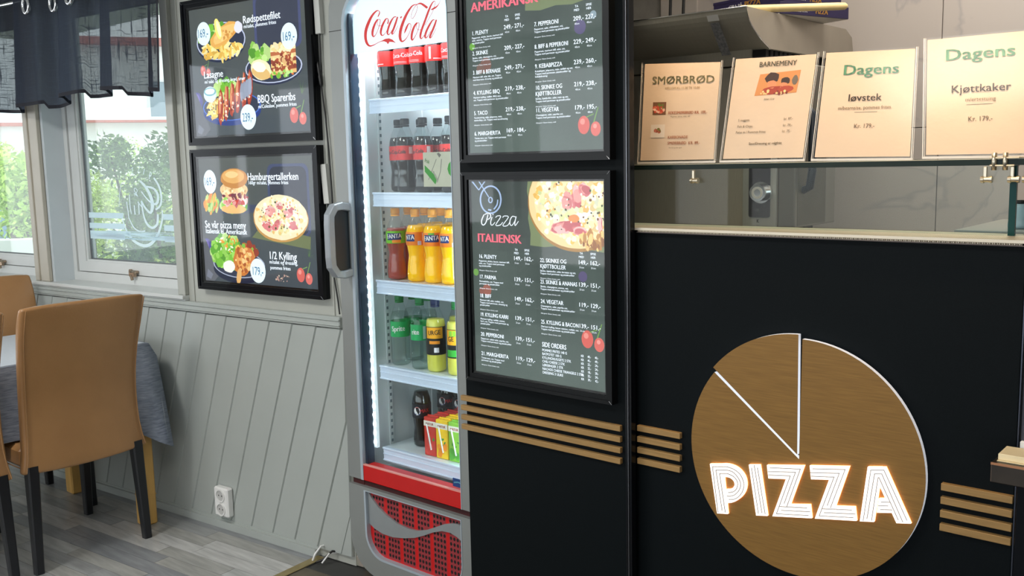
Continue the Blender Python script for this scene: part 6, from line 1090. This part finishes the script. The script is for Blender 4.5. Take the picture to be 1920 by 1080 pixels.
# handle
mb=MB(); hz0,hz1=1.092,1.318
pth=[(-2.462,2.052,hz0+.006),(-2.466,2.020,hz0),(-2.470,1.995,hz0+.004),(-2.472,1.978,hz0+.030),(-2.472,1.976,hz0+.06),(-2.472,1.976,hz1-.06),(-2.472,1.978,hz1-.030),(-2.470,1.995,hz1-.004),(-2.466,2.020,hz1),(-2.462,2.052,hz1-.006)]
vs=[];nP=len(pth)
for (x,y,z) in pth: pass
def strap(path,wx,th):
    mb=MB(); P=[Vector(p) for p in path]; vs=[]
    for i,p in enumerate(P):
        d=(P[min(i+1,len(P)-1)]-P[max(i-1,0)]).normalized(); n_=Vector((1,0,0)).cross(d).normalized()
        vs+=[p+Vector((-wx,0,0))+n_*th,p+Vector((wx,0,0))+n_*th,p+Vector((wx,0,0))-n_*th,p+Vector((-wx,0,0))-n_*th]
    fs=[(i*4+k,i*4+(k+1)%4,(i+1)*4+(k+1)%4,(i+1)*4+k) for i in range(len(P)-1) for k in range(4)]+[(3,2,1,0),(len(vs)-4,len(vs)-3,len(vs)-2,len(vs)-1)]
    mb.add(vs,fs); return mb
hn=fp(strap(pth,.014,.013),'handle',mat('handle_grey',srgb(150,155,160),.35,.3,noise=.03),door); hn.modifiers.new('b','BEVEL').width=.003
mb=MB(); mb.box(-2.4685,-2.4625,1.990,2.050,hz0+.012,hz1-.012); fp(mb,'handle_gap_shade',mat('dark_gap_plate',(.02,.028,.035),.3,noise=.05),hn)  # dark plate in the handle's open gap, standing in for its shade
# light strips: a diode every 30 mm behind the left edge of the glass
ledc=mat('led_white',(1,1,1),.3,emit=(.92,.98,1.0),estr=26,noise=.01)
mb=MB(); mb.box(-2.441,-2.425,2.100,2.112,.49,1.90); ls=fp(mb,'light_strip',mat('strip_diffuser',(.8,.9,.95),.3,emit=(.80,.93,1.0),estr=.45,noise=.01))
n_led=0; z=.51
while z<1.88:
    o=MB().prism([(-2.433+.0046*math.cos(k*PI/4),z+.0062*math.sin(k*PI/4)) for k in range(8)],2.0965,2.100)
    o=fp(o,'diode',ledc,ls); z+=.0315
mb=MB(); mb.box(-1.982,-1.976,2.110,2.125,.49,1.90); fp(mb,'light_strip',mat('hidden_strip',(.8,.9,.95),.3,emit=(.85,.95,1.0),estr=22,noise=.01))
# shelves with clear price rails
shm=mat('white_shelf_wire',srgb(218,228,234),.35,noise=.02); rail=mat('clear_price_rail',srgb(214,226,244),.15,emit=srgb(150,172,214),estr=.12,coat=.6,noise=.03,nscale=30,stretch=(1,1,6))  # rails emit faintly to imitate the strip light falling on them
SZ=[1.659,1.358,1.0675,.777,.492]
for k,z in enumerate(SZ):
    mb=MB(); mb.box(-2.415,-1.99,2.128,2.56,z-.008,z-.001,bev=.001)
    if k==4: mb.box(-2.415,-1.99,2.13,2.60,z-.06,z-.009)
    s_=fp(mb,'shelf',shm)
    mb=MB(); mb.box(-2.412,-1.990,2.116,2.1205,z-.044,z-.001,bev=.001); mb.box(-2.412,-1.990,2.112,2.1285,z-.006,z+.001,bev=.001); mb.box(-2.412,-1.990,2.113,2.118,z-.046,z-.041,bev=.001); mb.box(-2.412,-1.990,2.1145,2.117,z-.024,z-.021)
    fp(mb,'price_rail',rail,s_)
# lower base: grey surround, red perforated grille, silver wave
mb=MB(); n7=9
outer=rrect(FX0,FX1,.052,.364,.135,n7,(1,1,0,0)); inner=rrect(-2.440,-1.984,.118,.352,.085,n7,(1,1,0,0))
mb.ring(outer,inner,2.046,2.10); bs_=fp(mb,'base_surround',grey)
mb=MB(); mb.ring(rrect(-2.4405,-1.9835,.1175,.3525,.085,n7,(1,1,0,0)),rrect(-2.432,-1.987,.126,.350,.078,n7,(1,1,0,0)),2.0445,2.098); fp(mb,'inner_bevel',greyb,bs_)
mb=MB(); mb.prism(rrect(-2.434,-1.986,.124,.352,.078,n7,(1,1,0,0)),2.062,2.072); gri=fp(mb,'red_grille',mat('grille_red',srgb(200,22,24),.4,noise=.05),bs_)
mb=MB(); mb.prism(rrect(-2.434,-1.986,.124,.352,.078,n7,(1,1,0,0)),2.0722,2.1); fp(mb,'dark_backing',dark,bs_)
mb=MB()
def in_g(x,z): 
    if not(-2.428<x<-1.990 and .130<z<.347): return False
    for cx_ in (-2.434+.078,-1.986-.078):
        if (x<cx_ if cx_<-2.2 else x>cx_) and z<.202 and math.hypot(x-cx_,z-.202)>.070: return False
    return True
wave=P4(WAVE[0])
def inside(x,z,poly):
    c=False
    for i in range(len(poly)):
        (x1,z1),(x2,z2)=poly[i],poly[i-1]
        if (z1>z)!=(z2>z) and x<(x2-x1)*(z-z1)/(z2-z1)+x1: c=not c
    return c
# perforation: dark round pits sunk in raised collars
for gcol in range(6):
    for c_ in range(4):
        x=-2.4085+gcol*.0725+c_*.0146-.0005
        for r_ in range(13):
            z=.3485-r_*.01875
            if in_g(x,z) and not inside(x,z,wave): mb.prism([(x+.0052*math.cos(k*PI/4),z+.0062*math.sin(k*PI/4)) for k in range(8)],2.0616,2.0625)
pf=fp(mb,'perforation',dark,gri); pf['kind']='stuff'
mb=MB()
for gcol in range(6):
    x0=-2.4155+gcol*.0725; poly=clip(rrect(-2.430,-1.988,.130,.352,.075,n7,(1,1,0,0)),x0,x0+.0575,.12,.352)
    if len(poly)>2: mb.prism(poly,2.0618,2.0625)
fp(mb,'grille_field',mat('dusty_red_field',srgb(150,48,54),.5,noise=.15,nscale=90),gri)['kind']='stuff'
wv=[(max(-2.4315,min(-1.9865,x)),z) for x,z in wave]
mb=MB(); mb.prism(wv,2.055,2.0640); fp(mb,'silver_wave',mat('silver_wave_plastic',srgb(150,156,158),.35,.3,noise=.03),bs_)
mb=MB(); mb.box(FX0+.01,OX0-.01,2.060,2.10,.352,.386); mb.box(OX0-.01,FX1-.005,2.062,2.10,.352,.386); fp(mb,'gap_strip',mat('dark_red_gap',(.05,.004,.004),.6,noise=.1))
for x in (-2.44,-1.99):
    mb=MB(); mb.lathe([(0,.0),(.022,.0),(.024,.012),(.010,.016),(.010,.065)],12,x,2.16,0); fp(mb,'foot',black)
# stickers on the glass
mb=MB(); mb.box(-2.118,-1.9865,2.0645,2.0655,1.379,1.483); stk=fp(mb,'white_sticker',mat('white_sticker',srgb(188,196,176),.5,noise=.04),door)
cgn=srgb(60,150,60); cgy=srgb(110,116,110)
mb=MB(); mb.layer=0
def sf(poly,c): mb.flat([(x,z) for x,z in poly],c)
k0=(-1.9925,1.432); 
mb.flat([(k0[0]+.0055-.0*k,k0[1]) for k in range(0)] or [(k0[0]+.005,k0[1]-.025),(k0[0]+.005,k0[1]+.025),(k0[0]-.008,k0[1]+.023),(k0[0]-.018,k0[1]+.014),(k0[0]-.023,k0[1]),(k0[0]-.018,k0[1]-.014),(k0[0]-.008,k0[1]-.023)],cgn)
mb.flat([(-2.058,1.478),(-2.048,1.466),(-2.040,1.474),(-2.050,1.484-.003)],cgy)
for a,b_ in (((-2.062,1.462),(-2.098,1.40)),((-2.040,1.462),(-2.046,1.425)),((-2.046,1.425),(-2.062,1.392))): mb.flat([a,(a[0]+.0025,a[1]),(b_[0]+.0025,b_[1]),b_],cgy)
mb.flat([(-2.112,1.445),(-2.075,1.418),(-2.062,1.398),(-2.068,1.386),(-2.112,1.425)],cgn)
texts([('frisk',-2.112,1.455,.012,'L',cgn,.7,.02,-.35),('Natur',-2.082,1.418,.013,'L',srgb(230,240,225),.7,.03,-.75),('Pant',-2.114,1.430,.011,'L',srgb(230,240,225),.7,.03,-.5),('New',-2.012,1.428,.013,'L',srgb(235,245,230),.62,.03,.1)],'',None,None,0,add=mb)
mb.v=[(x,2.0644+min(0,y)*.5,z) for x,y,z in mb.v]; fp(mb,'sticker_print',mat('sticker_ink',(.1,.1,.1),.5,attr='base'),stk,tagcol=True,fix=False)
mb=MB(); mb.box(-2.033,-1.9865,2.0640,2.0655,.447,.474); s2=fp(mb,'blue_sticker',mat('deep_blue_sticker',srgb(20,60,120),.3,noise=.05),door)
mb=MB(); mb.prism([(-2.028,.458),(-2.010,.462),(-1.99,.458),(-1.99,.461),(-2.010,.466),(-2.028,.462)],2.0634,2.0641); fp(mb,'sticker_print',mat('pale_teal_print',srgb(90,150,170),.4,noise=.02),s2)
# ------------------------------------------------------------------ bottles and cartons
plastic=clear_mat('clear_bottle_plastic',(.95,.97,.97),.7,rough=.06,base=.0,ior=1.5)
def liquid(name,c,em=0): return mat(name,c,.08,spec=.6,coat=.5,noise=.05,nscale=20,emit=c if em else None,estr=em)
def body_prof(kind):
    if kind=='classic': return [(0,0),(.022,.0),(.030,.006),(.0315,.02),(.0295,.045),(.0275,.065),(.0300,.085),(.0325,.105),(.0325,.150),(.0310,.165),(.0240,.188),(.0150,.208),(.0125,.215),(.0125,.222)]
    if kind=='wasp': return [(0,0),(.022,.0),(.031,.006),(.0325,.025),(.0300,.055),(.0255,.085),(.0285,.105),(.0325,.125),(.0325,.160),(.0290,.175),(.0200,.195),(.0140,.210),(.0125,.216),(.0125,.222)]
    return [(0,0),(.024,.0),(.031,.006),(.032,.03),(.032,.15),(.0300,.168),(.0220,.190),(.0145,.208),(.0125,.216),(.0125,.222)]
def rat(prof,z):
    for (r0,z0),(r1,z1) in zip(prof,prof[1:]):
        if z0<=z<=z1 and z1>z0: return r0+(r1-r0)*(z-z0)/(z1-z0)
    return prof[-1][0]
LBL={}
def make_bottle(key,label,prof,liq,fill,capc,lz0,lz1,lcol,word,wcol,wsize=.013,extra=None,rot=0,shapes=None):
    t=thing('soft_drink_bottle',label,'bottle')
    petal=lambda a,z: 1+(.05*math.cos(5*a) if z<.012 else 0)
    P=[]
    for i in range(len(prof)-1):
        (r0,z0),(r1,z1)=prof[i],prof[i+1]; P.append((r0,z0)); 
        if z1-z0>.018: P.append(((r0+r1)/2,(z0+z1)/2))
    P.append(prof[-1])
    b=MB().lathe(P,20,fn=petal).build('bottle_body',plastic,t,fix=False)
    lp=[(max(0,r-.0012),z+.001) for r,z in P if z<fill]; lp.append((rat(prof,fill)-.0012,fill)); lp.append((0,fill))
    MB().lathe(lp,20,fn=petal).build('drink',liq,t,fix=False)
    MB().lathe([(.0142,.218),(.0150,.221),(.0150,.234),(.0135,.237),(0,.2375)],16,fn=lambda a,z:1+.02*math.cos(16*a)).build('cap',capc,t)
    MB().lathe([(.0146,.2115),(.0150,.2125),(.0150,.2155),(.0146,.2165)],16).build('neck_ring',capc,t)
    lab=MB().lathe([(rat(prof,z)+.0004,z) for z in [lz0+(lz1-lz0)*k/6 for k in range(7)]],24).build('bottle_label',lcol,t,fix=False)
    if extra or shapes:
        mb=MB()
        for po,c in (shapes or []):
            n_=len(po); mb.add([((rat(prof,z_)+.0008+.00004*len(mb.f))*math.cos(-PI/2+x_/.032+rot),(rat(prof,z_)+.0008+.00004*len(mb.f))*math.sin(-PI/2+x_/.032+rot),z_) for x_,z_ in po],[tuple(range(n_))],c)
        for (za,zb,c,aa,ab) in (extra or []):
            n_=10; rr=[(rat(prof,za)+.0007,za),(rat(prof,zb)+.0007,zb)]
            mb.lathe(rr,n_,col=c,arc=(aa,ab))
        mb.build('label_print',mat('label_ink',(.2,.2,.2),.4,attr='base'),lab,tagcol=True,fix=False)
    if word:
        mb=MB(); ws=word if isinstance(word,list) else [(word,0,(lz0+lz1)/2-wsize/2,wsize)]
        texts([(w_,x,z,h,'C',None,.80,.03,.06) for w_,x,z,h in ws],'',None,None,0,add=mb)
        def wrap(p):
            r=rat(prof,min(max(p[2],.001),.22))+.0010; a=-PI/2+p[0]/r+rot; return (r*math.cos(a),r*math.sin(a),p[2])
        mb.v=[wrap(p) for p in mb.v]; mb.build('label_lettering',wcol,lab,fix=False)
    return t
cola=liquid('cola',(.010,.004,.003)); cla,was,strt=body_prof('classic'),body_prof('wasp'),body_prof('straight')
capred=mat('red_cap',srgb(190,20,24),.35,noise=.03); capblk=mat('black_cap',(.012,.012,.014),.35,noise=.03); capor=mat('orange_cap',srgb(255,170,20),.35,noise=.03); capgr=mat('green_cap',srgb(24,128,60),.35,noise=.03); capbl=mat('navy_cap',srgb(24,38,84),.35,noise=.03)
lred=mat('red_label',srgb(222,36,32),.35,noise=.03); lwh=mat('white_label_ink',(.85,.85,.85),.4,noise=.01); lblk=mat('black_label_ink',(.01,.01,.01),.4,noise=.01); lor=mat('orange_label',srgb(245,130,30),.35,noise=.05,nscale=60); lgn=mat('lime_label',srgb(120,200,40),.35,noise=.05,nscale=60); lgs=mat('green_label',srgb(40,170,96),.35,noise=.03); lbk=mat('black_yellow_label',srgb(26,24,22),.4,noise=.1); lpe=mat('dark_label',(.015,.015,.02),.35,noise=.03); lbn=mat('navy_letter_ink',srgb(20,30,80),.4,noise=.01)
WHT=srgb(240,240,240); YEL=srgb(250,200,40)
QR=[(.125,.142,WHT,-PI/2+.15,-PI/2+.7),(.108,.122,srgb(250,230,230),-PI/2+.2,-PI/2+.65)]
proto={}
proto['cola']=make_bottle('cola','x',cla,cola,.198,capred,.104,.152,lred,[('Coca-Cola',0,.126,.0135)],lwh,extra=[(.1085,.1095,WHT,-PI/2-1.1,-PI/2+.5),(.1125,.1135,WHT,-PI/2-1.1,-PI/2+.5)],rot=-.15)
proto['cola_qr']=make_bottle('cola_qr','x',cla,cola,.198,capred,.104,.152,lred,None,lwh,extra=[(.110,.147,srgb(245,200,196),-PI/2-.95,-PI/2-.72),(.110,.1125,WHT,-PI/2-.5,-PI/2+.4)])
proto['zero']=make_bottle('zero','x',cla,cola,.178,capblk,.104,.150,lred,[('Coca-Cola',-.012,.124,.0125)],lblk,extra=[(.124,.146,srgb(250,225,225),-PI/2+.55,-PI/2+.95)],rot=-.35)
yel=mat('orange_soda',srgb(255,196,10),.15,spec=.5,noise=.04,nscale=20,emit=srgb(255,180,0),estr=.22); pnk=mat('red_soda',srgb(168,78,70),.15,spec=.5,noise=.04,emit=srgb(170,60,60),estr=.05); clr=clear_mat('clear_soda',(.90,.95,.93),.6,rough=.03,base=.02); cit=mat('citrus_soda',srgb(214,210,90),.15,spec=.5,noise=.04,emit=srgb(210,205,80),estr=.12)  # yellow, red and citrus sodas glow faintly, imitating the fridge light
FEX=[(.126,.130,srgb(20,40,110),-PI/2-.7,-PI/2+.4),(.135,.158,WHT,-PI/2+.85,-PI/2+1.1),(.116,.130,srgb(225,225,250),-PI/2+.55,-PI/2+.85)]
proto['fanta_red']=make_bottle('fr','x',was,pnk,.172,capor,.122,.163,lgn,[('FANTA',0,.139,.0145)],lwh,extra=[(.133,.156,srgb(20,40,110),-PI/2-.75,-PI/2+.75),(.124,.134,srgb(250,150,40),-PI/2-.2,-PI/2+.7)])
proto['fanta_orange']=make_bottle('fo','x',was,yel,.184,capor,.120,.163,lor,[('FANTA',0,.139,.0145)],lwh,extra=[(.133,.156,srgb(20,40,110),-PI/2-.75,-PI/2+.75),(.1565,.162,srgb(80,180,60),-PI/2-.3,-PI/2+.3)])
proto['fanta_side']=make_bottle('fs','x',was,yel,.184,capor,.120,.163,lor,[('NTA',-.016,.139,.0145)],lwh,extra=[(.133,.156,srgb(20,40,110),-PI/2-1.0,-PI/2+.05),(.135,.160,WHT,-PI/2+.85,-PI/2+1.15),(.121,.134,srgb(215,220,250),-PI/2+.35,-PI/2+.75)])
proto['sprite']=make_bottle('sp','x',strt,clr,.180,capgr,.098,.150,lgs,[('Sprite',0,.118,.0175)],lwh)
proto['sprite_side']=make_bottle('ss','x',strt,clr,.172,capgr,.098,.150,lgs,[('rite',-.012,.118,.0170)],lwh,extra=[(.103,.145,srgb(200,235,215),-PI/2+.45,-PI/2+.85)])
proto['urge']=make_bottle('ur','x',strt,cit,.172,capbl,.058,.150,lbk,[('URGE',0,.124,.0150)],lblk,extra=[(.112,.148,srgb(250,176,30),-PI/2-.9,-PI/2+.9),(.094,.104,srgb(240,150,30),-PI/2-.55,-PI/2+.55),(.106,.109,srgb(20,20,20),-PI/2-.8,-PI/2+.8),(.066,.082,srgb(235,232,240),-PI/2-.05,-PI/2+.45)])
proto['urge_green']=make_bottle('ug','x',strt,cit,.172,capgr,.058,.150,lbk,[('GE',-.012,.112,.0160)],lblk,extra=[(.100,.148,srgb(250,176,30),-PI/2-.9,-PI/2+.9),(.062,.084,srgb(60,170,60),-PI/2-.9,-PI/2+.9),(.128,.146,srgb(140,200,60),-PI/2-.6,-PI/2+.6)])
proto['pepsi']=make_bottle('pe','x',cla,cola,.190,capblk,.102,.150,lpe,[('MAX',.013,.122,.0125)],mat('red_letter_ink',srgb(190,40,40),.4,noise=.01),rot=.0,shapes=[([(-.013+.0125*math.cos(k*PI/10),.127+.0145*math.sin(k*PI/10)) for k in range(20)],WHT),([(-.013+.0118*math.cos(k*PI/8),.130+.0108*math.sin(k*PI/8)) for k in range(9)],srgb(196,40,40)),([(-.013-.0118*math.cos(k*PI/8),.124-.0108*math.sin(k*PI/8)) for k in range(9)],srgb(30,60,150))])
used=set()
def put(kind,x,y,z,label,group,rz=0.0):
    if kind in used: o=copy_tree(proto[kind])
    else: o=proto[kind]; used.add(kind)
    o.location=(x,y,z); o.rotation_euler=(0,0,rz); o['label']=label; o['group']=group; return o
VA=-.30   # labels are turned a little towards the room
G1='cola bottles on the top fridge shelf'; z=SZ[0]
for x,k,rz,n_ in ((-2.374,'cola_qr',-.6,'leftmost'),(-2.298,'cola',0,'second from the left'),(-2.226,'cola',-.35,'third from the left'),(-2.155,'cola_qr',.5,'fourth from the left'),(-2.084,'cola',.1,'fifth from the left')):
    put(k,x,2.168,z,'cola bottle at the front of the top fridge shelf, '+n_,G1,rz+.6)
for x,n_ in ((-2.395,'leftmost'),(-2.31,'second'),(-2.225,'third'),(-2.14,'fourth')): put('cola',x,2.238,z,'cola bottle in the second row of the top fridge shelf, '+n_,G1,.3)
G2='cola bottles with black caps on the second fridge shelf'; z=SZ[1]
for x,y,n_ in ((-2.378,2.208,'leftmost, faint behind glare'),(-2.308,2.172,'second, tall black neck'),(-2.226,2.172,'third from the left'),(-2.106,2.172,'rightmost, above the white sticker')): put('zero',x,y,z,'black-capped cola bottle with red label on second fridge shelf, '+n_,G2,.6)
for x,y,n_ in ((-2.315,2.250,'left'),(-2.235,2.250,'middle'),(-2.165,2.250,'right')): put('zero',x,y,z,'black-capped cola bottle in the back row of second fridge shelf, '+n_,G2,.6)
G3='orange-capped soda bottles on the middle fridge shelf'; z=SZ[2]
put('fanta_red',-2.370,2.172,z,'red soda bottle with lime label at the front left of the middle fridge shelf',G3,.62)
put('fanta_red',-2.388,2.248,z,'red soda bottle with lime label standing second from left, half hidden',G3,.62)
for x,k,n_ in ((-2.268,'fanta_side','left one'),(-2.189,'fanta_orange','middle one'),(-2.113,'fanta_side','right one')): put(k,x,2.166,z,'yellow soda bottle, front row of middle shelf, '+n_,G3,.62)
for x,n_ in ((-2.300,'left one'),(-2.225,'middle one'),(-2.150,'right one')): put('fanta_orange',x,2.240,z,'yellow soda bottle in second row of middle shelf, '+n_,G3,.62)
for x,n_ in ((-2.325,'left one'),(-2.245,'right one')): put('fanta_orange',x,2.314,z,'yellow soda bottle in back row of middle shelf, '+n_,G3,.62)
G4='bottles on the fourth fridge shelf'; z=SZ[3]
put('sprite',-2.366,2.172,z,'clear soda bottle with green Sprite label at the left of the fourth fridge shelf',G4,.62)
put('sprite',-2.385,2.252,z,'clear green-capped bottle half hidden behind the first two on the fourth shelf',G4,.62)
put('sprite',-2.315,2.256,z,'clear green-capped bottle in the back row of the fourth shelf',G4,.3)
put('sprite_side',-2.262,2.166,z,'clear green-capped bottle beside the yellow URGE bottle on the fourth shelf',G4,.62)
put('urge',-2.190,2.166,z,'yellow soda bottle with black URGE label in the front of the fourth shelf',G4,.62)
put('urge',-2.163,2.245,z,'navy-capped yellow soda bottle behind the right one on the fourth shelf',G4,.62)
put('urge_green',-2.096,2.166,z,'yellow soda bottle with green band at the right end of the fourth shelf',G4,.5)
G5='black-capped bottles on the bottom fridge shelf'; z=SZ[4]
put('pepsi',-2.318,2.213,z,'dark cola bottle with round red and blue mark at front of bottom shelf',G5,.72)
put('pepsi',-2.345,2.360,z,'dark cola bottle behind the juice cartons, left one',G5,.72); put('pepsi',-2.275,2.365,z,'dark cola bottle behind the juice cartons, middle one',G5,.72); put('pepsi',-2.205,2.365,z,'dark cola bottle behind the juice cartons, right one',G5,.72)
# juice cartons
def carton(label,x,y,c,c2,c3,fr_,rz=.0,first=None):
    t=thing('juice_carton',label,'carton',(x,y,SZ[4]),rz,'juice cartons on the bottom fridge shelf')
    cm_=mat('carton_'+c2,c,.35,noise=.08,nscale=50)
    w_,d_,h_=.0258,.019,.130
    mb=MB(); mb.box(-w_,w_,-d_,d_,0,h_,bev=.002); mb.build('carton_body',cm_,t)
    mb=MB(); mb.box(-w_+.002,w_-.002,-.001,.001,h_,h_+.004); mb.build('top_fold',cm_,t)
    mb=MB(); mb.flat([(-w_,.100),(w_,.100),(w_,.118),(-w_,.118)],srgb(240,236,226)); rr_=random.Random(hash(c2)%97)
    for k in range(9): blob(mb,rr_.uniform(-w_*.6,w_*.6),rr_.uniform(.012,.052),.009,.010,vary(fr_,.2,rr_),0,12,.1,rr_)
    for k in range(4): blob(mb,rr_.uniform(-w_*.6,w_*.6),rr_.uniform(.04,.07),.006,.003,srgb(70,150,60),rr_.uniform(0,3),8,.1,rr_)
    texts([('NATUR',0,.104,.0085,'C',c3,.8,.03)],'',None,None,-.0004,add=mb)
    mb.v=[(x_,y_-d_-.0002,z_) for x_,y_,z_ in mb.v]; mb.build('front_print',mat('label_ink'),t,tagcol=True,fix=False)
    MB().tube([(-.012,-d_-.002,.108),(.006,-d_-.002,.022)],.0026,8).build('straw',lwh,t)
    return t
KIN={'red':(srgb(206,60,50),srgb(180,30,40),srgb(220,70,60)),'yellow':(srgb(250,206,40),srgb(200,60,40),srgb(250,150,40)),'green':(srgb(140,200,70),srgb(200,50,50),srgb(90,170,60))}
ctn={}
for k_,x in (('red',-2.209),('yellow',-2.154),('green',-2.096)):
    for r_ in range(4):
        y=2.160+r_*.043; lb=k_+' juice carton with a straw on the bottom fridge shelf, '+('front of its row','second in its row','third in its row','last in its row')[r_]
        if r_==0: ctn[k_]=carton(lb,x+r_*0,y,KIN[k_][0],k_,KIN[k_][1],KIN[k_][2],.06)
        else: o=copy_tree(ctn[k_]); o.location=(x+r_*.004,y,SZ[4]); o['label']=lb
o=copy_tree(ctn['green']); o.location=(-2.038,2.160,SZ[4]); o['label']='green juice carton at the right end of the bottom shelf behind the door frame'
for k_,o in proto.items():
    if k_ not in used:
        for c_ in list(o.children_recursive)+[o]: bpy.data.objects.remove(c_)
